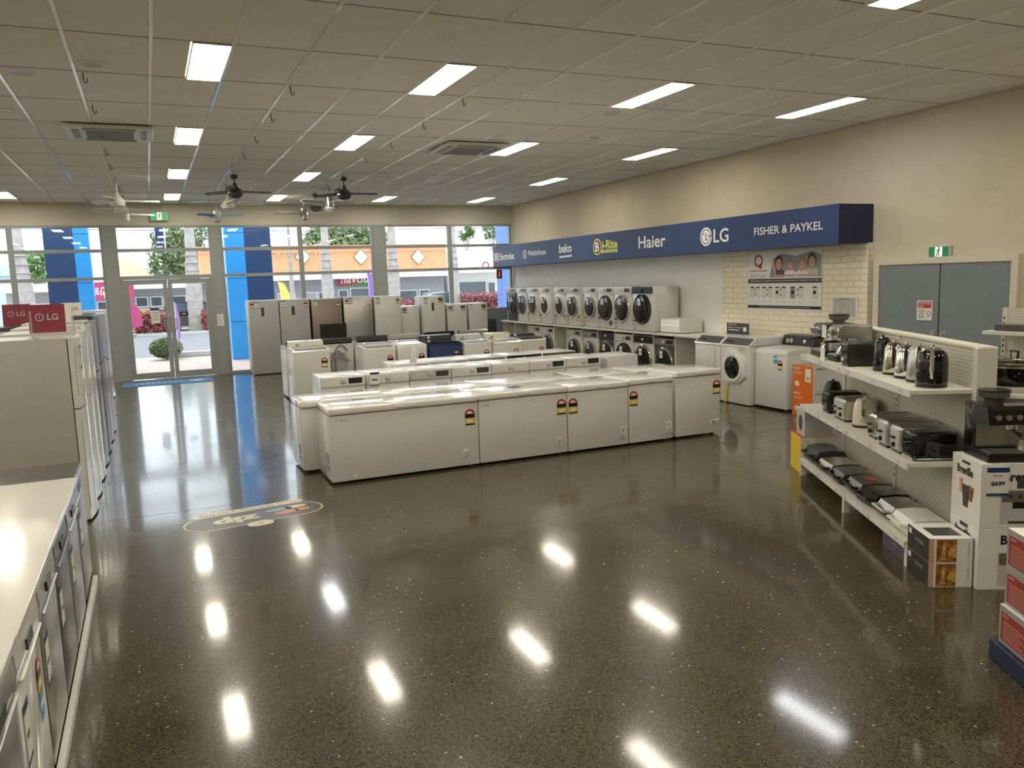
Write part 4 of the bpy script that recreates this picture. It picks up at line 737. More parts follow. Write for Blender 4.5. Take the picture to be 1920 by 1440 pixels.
for x0 in (0.0, 1.25):
    for z, d in ((1.19, 0.40), (0.705, 0.40), (0.17, 0.40)):
        sh = MB().box(x0+0.003, x0+1.247, 0.0, 0.41, z-0.03, z, 'shelf', 0.003, 1).build('shelf', gd); MB().box(x0+0.003, x0+1.247, -0.010, 0.0, z-0.045, z+0.002, 'plastic_white').build('ticket_rail', sh)
        for k in range(7): MB().box(x0+0.06+k*0.17, x0+0.11+k*0.17, -0.012, -0.010, z-0.036, z-0.010, 'paper' if k % 3 else 'light_grey').build('ticket', sh)
MB().box(2.48, 2.53, 0.39, 0.52, 0.0, 1.46, 'shelf', 0.004, 1).build('end_cover', gd); MB().box(0.0, 2.52, 0.40, 0.52, 1.45, 1.465, 'shelf').build('top_cap', gd)
rsx = MB().box(0.0, 2.5, 0.52, 0.95, 1.16, 1.19, 'shelf', 0.003, 1).box(0.0, 2.5, 0.93, 0.95, 1.13, 1.192, 'plastic_white').build('rear_shelf', gd)
# items
def on(name, label, cat, x, t, z, group=None, rot=0): return thing(name, label, cat, GP(x, t, z), GR+rot, group)
def kettle(label, x, t, z, body, handle, h=0.25, r=0.085, dome=False):
    k = on('kettle', label, 'kettle', x, t, z, 'kettles on the shelving', 1.15)
    MB().cyl((0, 0, 0), 'z', r*1.0, 0.0, 0.018, 'black', 24).build('power_base', k)
    MB().lathe([(r*0.98, 0.02), (r, 0.03), (r*0.98, h*0.45), (r*0.86, h*0.78), (r*0.7, h*0.9)] if not dome else [(r*1.02, 0.02), (r*1.05, h*0.15), (r*1.05, h*0.58), (r*1.0, h*0.74), (r*0.88, h*0.85), (r*0.7, h*0.91)], (0, 0, 0), 'z', body, 28).build('body', k)
    MB().lathe([(r*0.72, h*0.895), (r*0.6, h*0.95), (r*0.15, h*0.985), (r*0.14, h*1.03), (0.005, h*1.04)], (0, 0, 0), 'z', body if not dome else 'chrome', 24).build('lid', k)
    MB().tube([(0, -r*0.7, h*0.9), (0, -r*1.05, h*0.93), (0, -r*1.32, h*0.82), (0, -r*1.36, h*0.45), (0, -r*1.0, h*0.25)], 0.013, handle, 8).build('handle', k)
    MB().prism([(-0.02, h*0.78), (0.02, h*0.78), (0.012, h*0.92), (-0.012, h*0.92)], 'y', r*0.6, r*1.1, body).build('spout', k)
    MB().box(-0.012, 0.012, -r*1.06, -r*0.9, h*0.3, h*0.65, 'clear').build('water_gauge', k)
    return k
kettle('large glossy black kettle with chrome trim at shelf end', 2.33, 0.20, 1.19, 'gloss_black', 'chrome', 0.27, 0.095, True)
kettle('brushed steel kettle beside the large black kettle', 2.08, 0.22, 1.19, 'steel', 'black', 0.26, 0.08)
kettle('pinkish steel kettle with black handle, second from large black kettle', 1.87, 0.22, 1.19, 'chrome', 'black', 0.25, 0.08)
kettle('champagne chrome kettle with wide handle on top shelf', 1.65, 0.22, 1.19, 'champagne', 'black', 0.25, 0.08)
kettle('tall black kettle beside champagne kettle on top shelf', 1.42, 0.22, 1.19, 'gloss_black', 'black', 0.27, 0.07)
kettle('black kettle at far end of middle shelf', 0.18, 0.24, 0.705, 'black', 'black', 0.25, 0.085)
kettle('cream kettle with chrome handle on middle shelf', 1.20, 0.17, 0.705, 'cream', 'chrome', 0.24, 0.09)
def toaster(label, x, t, z, body, wd, d, h=0.19, end='steel', slots=2, rot=0):
    k = on('toaster', label, 'toaster', x, t, z, 'toasters on the shelving', rot)
    MB().box(-wd/2, wd/2, -d/2, d/2, 0.012, h, body, 0.022, 3).build('body', k); MB().box(-wd/2+0.01, wd/2-0.01, -d/2+0.01, d/2-0.01, 0, 0.02, 'black').build('base', k)
    e = MB().box(-wd/2+0.012, wd/2-0.012, -d/2-0.004, -d/2+0.02, 0.025, h-0.02, end, 0.004, 1).build('end_panel', k)
    for s in range(1 if wd < 0.22 else 2):
        xx = 0 if wd < 0.22 else (-0.25+0.5*s)*wd
        MB().box(xx-0.025, xx+0.025, -d/2-0.03, -d/2-0.004, h*0.55, h*0.62, 'black', 0.003, 1).build('lever', e); MB().lathe([(0.018, -d/2-0.004), (0.016, -d/2-0.02)], (xx, 0, h*0.3), 'y', 'black' if end != 'black' else 'chrome', 14).build('dial', e)
    for s in range(slots): xx = (-0.5+(s+0.5)/slots)*wd*0.7; MB().box(xx-0.014, xx+0.014, -d*0.38, d*0.38, h-0.002, h+0.001, 'black').build('slot', k)
    return k
toaster('black boxy toaster beside tall black kettle on top shelf', 1.05, 0.2, 1.19, 'black', 0.19, 0.30, 0.20, 'black')
toaster('black toaster behind the silver toaster on middle shelf', 0.50, 0.22, 0.705, 'black', 0.18, 0.30, 0.19, 'black')
toaster('silver four slice toaster beside cream kettle', 0.88, 0.21, 0.705, 'steel', 0.27, 0.28, 0.19, 'light_grey', 4)
toaster('slim chrome toaster in middle of middle shelf', 1.66, 0.22, 0.705, 'chrome', 0.15, 0.32, 0.19, 'steel')
toaster('long brushed steel toaster with black lever', 1.95, 0.21, 0.705, 'steel', 0.17, 0.36, 0.195, 'light_grey')
toaster('brushed steel toaster beside the glossy black toaster', 2.16, 0.20, 0.705, 'steel', 0.17, 0.32, 0.19, 'light_grey')
t = toaster('glossy black toaster with chrome base at end of middle shelf', 2.36, 0.20, 0.705, 'gloss_black', 0.17, 0.30, 0.19, 'gloss_black'); MB().box(-0.09, 0.09, -0.155, 0.155, 0.01, 0.02, 'chrome').build('chrome_band', t)
def coffee(label, x, t, z, body, w2=0.3, d=0.32, h=0.36, hop=True, root=None):
    k = root or on('coffee_machine', label, 'coffee machine', x, t, z)
    MB().box(-w2/2, w2/2, -d/2, d/2, 0.0, 0.055, 'black', 0.006, 1).build('drip_tray', k); MB().box(-w2/2+0.02, w2/2-0.02, -d/2+0.01, -0.02, 0.055, 0.060, 'steel').build('tray_grid', k)
    MB().box(-w2/2, w2/2, 0.03, d/2, 0.055, h, body, 0.008, 2).build('body', k); hd2 = MB().prism([(-d/2, h*0.68), (-d/2+0.02, h*0.93), (-d/2+0.05, h), (0.04, h), (0.04, h*0.64)], 'x', -w2/2, w2/2, body).build('head', k)
    for q in range(5): MB().lathe([(0.018, -d/2-0.014), (0.018, -d/2+0.012)] if q != 3 else [(0.03, -d/2-0.015), (0.03, -d/2+0.012)], ((-0.36+0.18*q)*w2, 0, h*0.82), 'y', 'chrome', 16).build('button' if q != 3 else 'pressure_gauge', hd2)
    MB().box(-w2/2+0.012, w2/2-0.012, 0.024, 0.03, 0.06, h*0.64, 'steel').build('backsplash', k); gh = MB().cyl((0.0, -0.07, 0), 'z', 0.035, h*0.56, h*0.68, 'chrome', 18).build('group_head', k); MB().tube([(0.0, -0.08, h*0.55), (-0.02, -d/2-0.06, h*0.53)], 0.012, 'black').build('portafilter', gh)
    MB().tube([(w2*0.38, -0.08, h*0.66), (w2*0.40, -0.11, h*0.4), (w2*0.40, -0.13, h*0.25)], 0.006, 'chrome', 6).build('steam_wand', k)
    MB().lathe([(0.035, 0.06), (0.042, 0.065), (0.036, 0.11), (0.038, 0.13)], (w2*0.22, -0.09, 0), 'z', 'steel', 16).build('milk_jug', k)
    if hop: hp = MB().lathe([(0.05, h), (0.055, h+0.02), (0.085, h+0.035), (0.09, h+0.07)], (-w2*0.12, 0.06, 0), 'z', 'smoke', 22).build('bean_hopper', k); MB().lathe([(0.092, h+0.07), (0.092, h+0.08), (0.02, h+0.085)], (-w2*0.12, 0.06, 0), 'z', 'black', 22).build('hopper_lid', hp)
    return k
coffee('charcoal coffee machine with bean hopper at far end of top shelf', 0.22, 0.22, 1.19, 'charcoal', 0.28, 0.32, 0.30)
t = coffee('chrome and black espresso machine with white price card on top shelf', 0.66, 0.22, 1.19, 'steel', 0.26, 0.30, 0.31, False)
MB().box(-0.15, -0.03, -0.20, -0.197, 0.0, 0.11, 'paper').build('price_card', t); MB().box(-0.15, -0.03, -0.19, -0.187, 0.2, 0.31, 'paper').build('price_card', t)
def press(label, x, t, z, body, w2=0.29, d=0.29, h=0.10, rot=0.0, hand='black'):
    k = on('sandwich_press', label, 'sandwich press', x, t, z, 'sandwich presses on the bottom shelf', rot)
    MB().box(-w2/2-0.008, w2/2+0.008, -d/2-0.01, d/2, 0.012, h*0.5, 'black' if body not in ('gloss_white',) else body, 0.012, 2).build('base', k)
    n = MB().prism([(-d/2, h*0.52), (-d/2+0.03, h*0.92), (0, h*1.02), (d/2-0.04, h*0.95), (d/2, h*0.52)], 'x', -w2/2, w2/2, body).build('lid', k)
    MB().tube([(-w2*0.38, -d/2+0.01, h*0.6), (-w2*0.36, -d/2-0.04, h*0.62), (w2*0.36, -d/2-0.04, h*0.62), (w2*0.38, -d/2+0.01, h*0.6)], 0.011, hand).build('handle', n)
    for a in (-1, 1):
        for b in (-1, 1): MB().cyl((a*w2*0.4, b*d*0.38, 0), 'z', 0.012, 0, 0.014, 'black', 8).build('foot', k)
    MB().tube([(w2*0.3, d/2, 0.03), (w2*0.36, d/2+0.03, 0.02), (w2*0.42, d/2+0.03, 0.05), (w2*0.44, d/2+0.015, 0.06)], 0.005, 'black', 6).build('power_cord', k)
    return k
press('large black sandwich press at far end of bottom shelf', 0.14, 0.20, 0.17, 'charcoal', 0.34, 0.30, 0.13); press('brushed steel press with black frame beside the large black one', 0.56, 0.20, 0.17, 'steel', 0.31, 0.30, 0.10, 0.05)
press('steel press with open black tray, third from far end', 0.91, 0.20, 0.17, 'dark_steel', 0.30, 0.30, 0.10, -0.05); k5 = press('dark press with orange sticker on bottom shelf', 1.27, 0.21, 0.17, 'dark_steel', 0.29, 0.29, 0.11); MB().box(-0.045, 0.045, -0.045, 0.045, 0.1125, 0.1135, 'orange').build('price_sticker', k5)
press('glossy black press beside the one with orange sticker', 1.60, 0.20, 0.17, 'gloss_black', 0.28, 0.30, 0.11, 0.1); press('silver rounded jaffle maker beside the white one', 1.93, 0.20, 0.17, 'steel', 0.27, 0.27, 0.11, 0.0, 'light_grey'); press('white jaffle maker at near end of bottom shelf', 2.27, 0.19, 0.17, 'gloss_white', 0.31, 0.28, 0.12, 0.0, 'gloss_white')
# pan on rear shelf
t = on('frypan', 'large black electric frypan with glass lid on the rear shelf', 'frypan', 2.30, 0.74, 1.19)
MB().lathe([(0.13, 0.0), (0.17, 0.02), (0.195, 0.10), (0.2, 0.125)], (0, 0, 0), 'z', 'gloss_black', 32).build('pan', t); MB().lathe([(0.2, 0.126), (0.19, 0.145), (0.10, 0.175), (0.02, 0.18)], (0, 0, 0), 'z', 'jar_glass', 32).build('lid', t); MB()._ring((0, 0, 0.128), 'z', 0.19, 0.204, -0.005, 0.008, 'chrome', 32).build('lid_rim', t); MB().tube([(-0.04, 0, 0.175), (-0.045, 0, 0.22), (0.045, 0, 0.22), (0.04, 0, 0.175)], 0.008, 'black').build('lid_handle', t)
# boxes under and around
def carton(label, loc, rotz, wd, d, h, front, side, top, name='carton', cat='box', group=None):
    t = thing(name, label, cat, loc, rotz, group); q = MB().box(0, wd, 0, d, 0, h, side)
    q = MB(); q.add([(0, 0, 0), (wd, 0, 0), (wd, d, 0), (0, d, 0), (0, 0, h), (wd, 0, h), (wd, d, h), (0, d, h)], [(0, 1, 5, 4)], front).add([(0, 0, 0), (wd, 0, 0), (wd, d, 0), (0, d, 0), (0, 0, h), (wd, 0, h), (wd, d, h), (0, d, h)], [(1, 2, 6, 5), (2, 3, 7, 6), (3, 0, 4, 7), (3, 2, 1, 0)], side).add([(0, 0, h), (wd, 0, h), (wd, d, h), (0, d, h)], [(0, 1, 2, 3)], top)
    q.build('box', t, smooth=False); return t
MAT_SIDE = Matrix(((0, 0, -1), (-1, 0, 0), (0, 1, 0)))   # faces local -x
BR = math.atan2(Wv.y, Wv.x)
def BP(a, t, base=(4.51, 3.17), z=0): return (base[0]+A.x*a+Wv.x*t, base[1]+A.y*a+Wv.y*t, z)
def coffee_print(t, wd, h, y=-0.0015):
    q = MB().box(wd*0.28, wd*0.98, y, y+0.001, h*0.05, h*0.60, 'light_grey').box(wd*0.30, wd*0.96, y-0.0005, y, h*0.40, h*0.58, 'steel').box(wd*0.45, wd*0.65, y-0.0008, y, h*0.30, h*0.40, 'black').box(wd*0.40, wd*0.9, y-0.0008, y, h*0.06, h*0.1, 'charcoal').box(wd*0.5, wd*0.66, y-0.0008, y, h*0.62, h*0.76, 'charcoal')
    for k in range(4): q.ell((wd*(0.42+0.13*k), h*0.49), 0.014, 0.014, y-0.001, y, 'charcoal', 12)
    return q.build('machine_print', t)
for k, lab in enumerate(('white espresso machine carton on the floor at shelf end', 'white espresso machine carton stacked on top with price card')):
    t = carton(lab, BP(0, 0, z=k*0.395), BR, 0.42, 0.37, 0.393, 'paper', 'paper', 'paper', 'appliance_carton', 'box', 'espresso machine cartons')
    text('Breville', 'black', t, (0.24, -0.001, 0.315), MAT_FRONT, 0.22, 0.06, 0.03); text('Breville', 'black', t, (-0.001, 0.2, 0.31), MAT_SIDE, 0.20, 0.055, 0.03); coffee_print(t, 0.42, 0.393)
    q = MB().prism([(0.27, 0.25), (0.22, 0.25), (0.22, 0.16), (0.26, 0.16)], 'x', -0.0015, 0, 'skin').prism([(0.23, 0.22), (0.14, 0.22), (0.15, 0.08), (0.21, 0.08)], 'x', -0.002, 0, 'charcoal').prism([(0.15, 0.23), (0.08, 0.22), (0.1, 0.13), (0.14, 0.13)], 'x', -0.0015, 0, 'food_brown'); q.build('cup_print', t)
    MB().box(-0.002, 0.001, 0.14, 0.24, 0.345 if k == 0 else 0.355, 0.37, 'black').build('hand_hole', t)
    if k: pc = MB().box(0.03, 0.16, -0.006, -0.003, 0.20, 0.375, 'paper').box(0.03, 0.16, -0.007, -0.006, 0.345, 0.375, 'navy').box(0.03, 0.16, -0.007, -0.006, 0.20, 0.215, 'navy').build('price_card', t); text('$699', 'black', pc, (0.095, -0.0075, 0.275), MAT_FRONT, 0.08, 0.03, 0.03); text('Breville', 'charcoal', pc, (0.095, -0.0075, 0.325), MAT_FRONT, 0.05, 0.012)
cm = thing('espresso_machine', 'glossy black espresso machine with bean hopper on white carton stack', 'coffee machine', BP(0.19, 0.22, z=0.79), BR)
coffee('', 0, 0, 0, 'gloss_black', 0.34, 0.31, 0.34, True, cm)
for k, lab in enumerate(('lower cookery carton with food photo on floor at shelf end', 'upper cookery carton with food photo on stack')):
    t = carton(lab, BP(0, 0, (4.29, 3.336), k*0.157), BR, 0.262, 0.32, 0.155, 'paper', 'black', 'paper', 'appliance_carton', 'box', 'cookery cartons with food photos')
    MB().box(0.045, 0.165, -0.0015, 0, 0.005, 0.15, 'food_brown').prism([(0.07, 0.02), (0.085, 0.13), (0.10, 0.13), (0.10, 0.02)], 'y', -0.002, 0, 'food_gold').prism([(0.11, 0.05), (0.165, 0.03), (0.16, 0.12), (0.13, 0.10)], 'y', -0.0025, 0, 'food_gold').build('food_print', t)
    MB().box(0.0, 0.03, -0.0015, 0, 0.0, 0.155, 'skin').build('hand_print', t); text('Sunbeam', 'grey_plastic', t, (0.235, -0.001, 0.08), Matrix(((0, -1, 0), (0, 0, -1), (1, 0, 0))), 0.09, 0.02)
    MB().box(-0.0015, 0, 0.26, 0.30, 0.105, 0.14, 'paper').box(-0.0015, 0, 0.08, 0.2, 0.10, 0.104, 'grey_plastic').box(-0.0015, 0, 0.08, 0.2, 0.085, 0.089, 'grey_plastic').build('side_print', t)
    if k: MB().box(0.05, 0.22, 0.06, 0.22, 0.155, 0.1565, 'charcoal').build('press_print', t)
# cartons below shelves
t = carton('purple grey carton tucked under near end of bottom shelf', GP(2.02, 0.03), GR, 0.40, 0.3, 0.118, 'purple_box', 'purple_box', 'cardboard'); text('Tiffany', 'light_grey', t, (0.22, -0.001, 0.06), MAT_FRONT, 0.09, 0.03)
carton('white carton under the middle of bottom shelf', GP(0.90, 0.15), GR, 0.28, 0.22, 0.11, 'paper', 'paper', 'paper')
t = carton('yellow and red carton standing on floor past the shelf end', GP(-0.42, 0.02), GR, 0.36, 0.36, 0.36, 'yellow', 'paper', 'red'); text('Sunbeam', 'green', t, (0.361, 0.16, 0.29), Matrix(((0, 0, 1), (1, 0, 0), (0, 1, 0))), 0.2, 0.05)
t = carton('grey kettle carton stacked on the yellow and red carton', GP(-0.36, 0.06, 0.36), GR, 0.28, 0.26, 0.26, 'light_grey', 'light_grey', 'paper'); MB().ell((0.14, 0.12), 0.06, 0.08, -0.002, 0, 'charcoal').build('kettle_print', t)
for k, lab in enumerate(('lower orange and white carton on floor beside white top loader', 'upper orange and white carton with white label')):
    t = carton(lab, (8.07, 8.50, k*0.345), -PI/2, 0.38, 0.68, 0.343, 'orange', 'paper', 'cardboard', 'appliance_carton', 'box', 'orange cartons')
    text('UNILUX', 'print_white', t, (0.09, -0.001, 0.30), MAT_FRONT, 0.13, 0.03, 0.01); text('UNILUX', 'charcoal', t, (0.381, 0.14, 0.30), Matrix(((0, 0, 1), (1, 0, 0), (0, 1, 0))), 0.18, 0.03, 0.01)
    MB().box(0.03, 0.2, -0.0015, 0, 0.245, 0.25, 'paper').box(0.03, 0.17, -0.0015, 0, 0.225, 0.23, 'paper').prism([(0.04, 0.10), (0.09, 0.13), (0.13, 0.09), (0.12, 0.05), (0.06, 0.06)], 'y', -0.0015, 0, 'paper').build('line_print', t)
    if k: MB().box(0.24, 0.34, -0.003, -0.001, 0.12, 0.30, 'paper').box(0.27, 0.31, -0.0035, -0.003, 0.16, 0.18, 'maroon').build('shipping_label', t)
# red cartons on plinth
PB = Vector((3.77, 2.57, 0))-A*1.1
pl = tag(MB().box(0, 0.7, 0, 1.1, 0, 0.10, 'dark_navy', 0.004, 1).build('display_plinth', None, PB, BR), 'low navy blue display plinth under red cartons', 'plinth')
for k, lab in enumerate(('bottom red and grey carton on navy plinth', 'middle red and grey carton on navy plinth stack', 'top red and grey carton on navy plinth stack')):
    off = 0.03 if k == 0 else 0.05; p = PB+Wv*off+A*(1.07-0.42)
    t = carton(lab, (p.x, p.y, 0.10+k*0.197), BR, 0.40, 0.42, 0.195, 'grey_plastic', 'grey_plastic', 'paper', 'appliance_carton', 'box', 'red cartons on the plinth')
    MB().box(-0.0015, 0, 0.10, 0.40, 0.018, 0.165, 'box_red').build('red_panel', t)
    q = MB()
    for r in range(8): q.box(-0.0025, -0.001, 0.17+0.03*(r % 3), 0.38, 0.03+r*0.013, 0.0308+r*0.013, 'paper')
    q.box(-0.003, -0.001, 0.12, 0.17, 0.12, 0.138, 'paper').build('line_print', t); text('Sunbeam', 'paper', t, (-0.002, 0.36, 0.152), MAT_SIDE, 0.05, 0.012)
p = PB+Wv*0.04+A*0.1
carton('tall white carton on navy plinth in front of the red ones', (p.x, p.y, 0.10), BR, 0.4, 0.5, 0.55, 'paper', 'paper', 'paper')
# far shelving by the grey doors
fg = thing('wall_shelving', 'white shelving bay beside the grey double door', 'shelving', (7.72, 5.26, 0), -PI/2)
for x in (0.0, 1.2): 
    u_ = MB().box(x-0.02, x+0.02, 0, 0.05, 0, 1.55, 'shelf').build('upright', fg)
    for k in range(18): MB().box(x-0.006, x+0.006, -0.003, 0.0, 0.5+k*0.055, 0.53+k*0.055, 'black').build('slot', u_)
MB().box(0.02, 1.18, 0.015, 0.035, 0.15, 1.55, 'peg').build('back_panel', fg)
for z in (1.34, 0.75, 0.2): MB().box(0, 1.2, -0.32, 0.0, z-0.035, z, 'shelf', 0.003, 1).build('shelf', fg)
for x in (0.02, 1.18): MB().box(x-0.02, x+0.02, -0.3, 0.05, 0, 0.08, 'shelf').build('foot', fg)
tag(MB().box(0.08, 0.6, -0.26, -0.05, 0, 0.06, 'charcoal', 0.004, 1).build('flat_appliance', None, (7.72, 5.26, 1.341), -PI/2), 'flat dark box on the white shelving by the grey door', 'box')

# ---- entrance mat and floor decal
mt = tag(MB().box(-0.66, 1.15, 18.42, 19.35, 0, 0.008, 'mat_blue', 0.003, 1).build('entrance_mat'), 'blue entrance mat with pale worn lettering inside the doors', 'mat')
for k in range(9): MB().box(-0.42+k*0.11, -0.35+k*0.11, 18.82, 18.93, 0.008, 0.0088, 'light_grey').build('faded_letter', mt)
MB().prism([(0.82+0.16*math.cos(2*PI*k/20), 18.88+0.10*math.sin(2*PI*k/20)) for k in range(20)], 'z', 0.008, 0.0088, 'light_grey').build('oval_logo', mt)
dc = thing('floor_decal', 'oval floor decal with zip logo and cream banner', 'decal', (0.70, 7.20, 0.0), PI+0.13)
def stad(q, hw, hh, z0, z1, m, n=12, cx=0, cy=0):
    pts = [(cx+hw-hh+hh*math.cos(-PI/2+PI*k/n), cy+hh*math.sin(-PI/2+PI*k/n)) for k in range(n+1)]+[(cx-hw+hh+hh*math.cos(PI/2+PI*k/n), cy+hh*math.sin(PI/2+PI*k/n)) for k in range(n+1)]
    return q.prism(pts, 'z', z0, z1, m)
stad(MB(), 0.60, 0.22, 0.0, 0.001, 'decal_cream').build('border', dc); stad(MB(), 0.585, 0.205, 0.0005, 0.0014, 'decal_slate').build('field', dc)
stad(MB(), 0.50, 0.055, 0.001, 0.0018, 'decal_cream', cy=-0.26).build('banner', dc); stad(MB(), 0.11, 0.075, 0.0008, 0.0017, 'decal_cream', cy=0.25, cx=0.02).build('arrow_disc', dc)
text('own the way you pay', 'charcoal', dc, (0, -0.26, 0.0012), MAT_TOP, 0.86, 0.065); text('zip', 'decal_cream', dc, (0.16, 0.0, 0.0008), MAT_TOP, 0.40, 0.25, 0.05)
MB().prism([(0.0, 0.24), (0.02, 0.275), (0.04, 0.24), (0.03, 0.235), (0.02, 0.255), (0.01, 0.235)], 'z', 0.0017, 0.0022, 'food_brown').build('arrow_print', dc)
q = MB(); 
for (x, y, rx, ry, m) in ((-0.26, 0.05, 0.11, 0.045, 'decal_coral'), (-0.12, 0.09, 0.0, 0.0, 'decal_coral'), (-0.22, -0.07, 0.12, 0.045, 'decal_teal'), (-0.38, -0.08, 0.10, 0.045, 'decal_cream'), (-0.41, 0.04, 0.07, 0.045, 'decal_orange')):
    if rx: q.prism([(x+rx*math.cos(2*PI*k/20), y+ry*math.sin(2*PI*k/20)) for k in range(20)], 'z', 0.0014, 0.002, m)
q.build('petal_print', dc)

# ================================================================ OUTSIDE
struct(MB().box(-40, 60, YF+0.15, 26.3, -0.25, -0.02, 'paving').build('footpath'))['label'] = 'reddish paved footpath outside the shop'
struct(MB().add([(-40, 26.3, -0.12), (60, 26.3, -0.12), (60, 47, -0.42), (-40, 47, -0.42)], [(0, 1, 2, 3)], 'asphalt').build('road'))['label'] = 'grey asphalt street'
struct(MB().box(-40, 60, 26.25, 26.45, -0.3, -0.015, 'concrete').build('kerb'))['label'] = 'concrete kerb along the near footpath'
struct(MB().box(-40, 60, 46.9, 47.2, -0.6, -0.30, 'concrete').build('kerb'))['label'] = 'concrete kerb across the street'
struct(MB().box(-40, 60, 47.2, 51.0, -0.6, -0.34, 'verge').build('verge'))['label'] = 'dry grass verge across the street'
struct(MB().box(-60, 80, 51.0, 120, -0.7, -0.5, 'concrete').build('ground'))['label'] = 'pale ground before the shops across the street'
def column(label, x0, x1, m, y0=23.7, y1=24.2, zs=(-0.02, 1.05, 2.25, 3.5, 4.8)):
    t = thing('facade_column', label, 'column', (x0, y0, 0)); MB().box(0.01, x1-x0-0.01, 0.01, y1-y0, -0.02, zs[-1], 'charcoal').build('core', t)
    for a, b in zip(zs[:-1], zs[1:]): MB().box(0, x1-x0, 0, y1-y0+0.01, a+0.008, b-0.008, m).build('panel', t)
def xr(px, py, Y=23.7): return onY(px, py, Y).x
column('navy clad column outside left of the entrance doors', xr(77, 420), xr(134, 420), 'ext_navy'); column('light blue column beside the navy one opposite the aisle fridges', xr(134, 420), xr(163, 420), 'ext_blue')
column('light blue column outside between doors and white window fridge', xr(418, 420), xr(455, 420), 'ext_blue'); column('navy clad column behind the first white window fridges', xr(455, 420), xr(505, 420), 'ext_navy'); column('mid blue column outside the corner window', xr(934, 430, 21.5), xr(953, 430, 21.5), 'ext_mid_blue', 21.3, 21.7)
hs = thing('hanging_sign', 'navy hanging sign blade outside above the entrance doors', 'sign', (onY(291, 440, 22).x, 22, 0)); MB().box(0, 0.21, 0, 0.25, 2.93, 3.9, 'navy').build('panel', hs); MB().box(0.19, 0.225, -0.005, 0.255, 2.93, 3.9, 'print_white').build('edge_strip', hs); MB().box(0.08, 0.13, -1.985, 0.1, 3.8, 3.88, 'alu').build('bracket', hs)
# shops across the road
SY = 58.0
def S(px, py, Y=SY): p = onY(px, py, Y); return p.x, p.z
def shop(label, px0, px1, base_m, ztop, wins, name='shop_building', fascia=None, depth=8, Y=SY):
    x0, x1 = S(px0, 520, Y)[0]+0.15, S(px1, 520, Y)[0]-0.15; t = thing(name, label, 'building', (0, Y, -0.5))
    MB().box(x0, x1, 0.3, depth, 0, ztop+0.5, base_m).build('wall', t)
    if fascia: MB().box(x0-0.1, x1+0.1, -2.2, 0.35, fascia[0]+0.5, fascia[1]+0.5, 'shop_white').build('awning', t)
    for (a, b, z0, z1, gm) in wins:
        xa, xb = S(a, 560, Y)[0], S(b, 560, Y)[0]
        f = MB().box(xa, xb, 0.2, 0.32, z0+0.5, z1+0.5, 'shop_white').build('window_frame', t); MB().box(xa+0.08, xb-0.08, 0.17, 0.22, z0+0.58, z1+0.42, gm).build('pane', f)
    return t
b = shop('orange brick shop with parapet and white awning across the street', 372, 838, 'shop_grey', 2.9, [(402, 447, -0.3, 1.6, 'pale_glass'), (448, 515, -0.3, 1.5, 'pale_glass'), (522, 556, -0.3, 1.5, 'pale_glass'), (570, 597, -0.3, 1.5, 'pale_glass'), (598, 616, -0.4, 1.5, 'shop_glass'), (636, 655, -0.4, 1.6, 'shop_glass'), (658, 700, -0.3, 1.7, 'shop_glass'), (745, 785, -0.3, 1.4, 'shop_glass'), (788, 808, -0.4, 1.4, 'shop_glass')], fascia=(2.35, 2.85))
xb0, xb1 = S(372, 480)[0], S(836, 480)[0]
pp = MB().box(xb0, xb1, 0.0, 0.6, 3.35, 5.25, 'brick').build('brick_parapet', b); MB().box(xb0, xb1, -0.08, 0.62, 4.75, 4.85, 'brick').build('brick_band', pp)
text('WESTE', 'roof_tan', pp, (S(552, 462)[0], -0.09, 4.6), MAT_FRONT, 3.6, 0.35)
for px in (567, 676, 783):
    x, z = S(px, 482); z += 0.5; dmn = MB().prism([(x-0.55, z), (x, z-0.6), (x+0.55, z), (x, z+0.6)], 'y', -0.1, 0, 'pale_leaf').prism([(x-0.48, z), (x, z-0.52), (x+0.48, z), (x, z+0.52)], 'y', -0.14, -0.09, 'shop_white').prism([(x-0.15, z), (x, z-0.16), (x+0.15, z), (x, z+0.16)], 'y', -0.17, -0.13, 'roof_blue').build('diamond_sign', pp)
    MB().tube([(x+0.2, -0.05, z-0.4), (x+1.0, -1.6, z-1.3)], 0.03, 'roof_tan', 6).build('stay_rod', pp)
xa, za = S(633, 536); xc, zc = S(706, 512)
fsn = MB().box(xa, xc, -0.05, 0.2, za+0.5, zc+0.5, 'green').prism([(xa, za+0.5), (xa, zc+0.5), (xc, zc+0.5), (xc, zc+0.25), (xa+0.9, za+0.5)], 'y', -0.08, -0.04, 'red').build('shop_sign', b); text('flavour', 'print_white', fsn, ((xa+xc)/2, -0.1, (za+zc)/2+0.55), MAT_FRONT, (xc-xa)*0.85, 0.62, 0.02, 0.2)
b2 = shop('low grey shop with white awning and pink sign across the street', 0, 372, 'shop_grey', 2.4, [(12, 30, 0.6, 1.4, 'shop_glass'), (33, 48, 0.6, 1.4, 'shop_glass'), (64, 92, 0.6, 1.4, 'pale_glass'), (253, 278, 0.9, 1.6, 'shop_glass'), (281, 305, 0.9, 1.6, 'shop_glass'), (306, 350, 0.9, 1.6, 'shop_glass'), (256, 278, -0.5, 0.8, 'shop_glass'), (281, 306, -0.5, 0.8, 'shop_glass'), (308, 330, -0.5, 0.8, 'shop_glass'), (180, 206, -0.3, 1.4, 'shop_glass')], fascia=(2.1, 2.6))
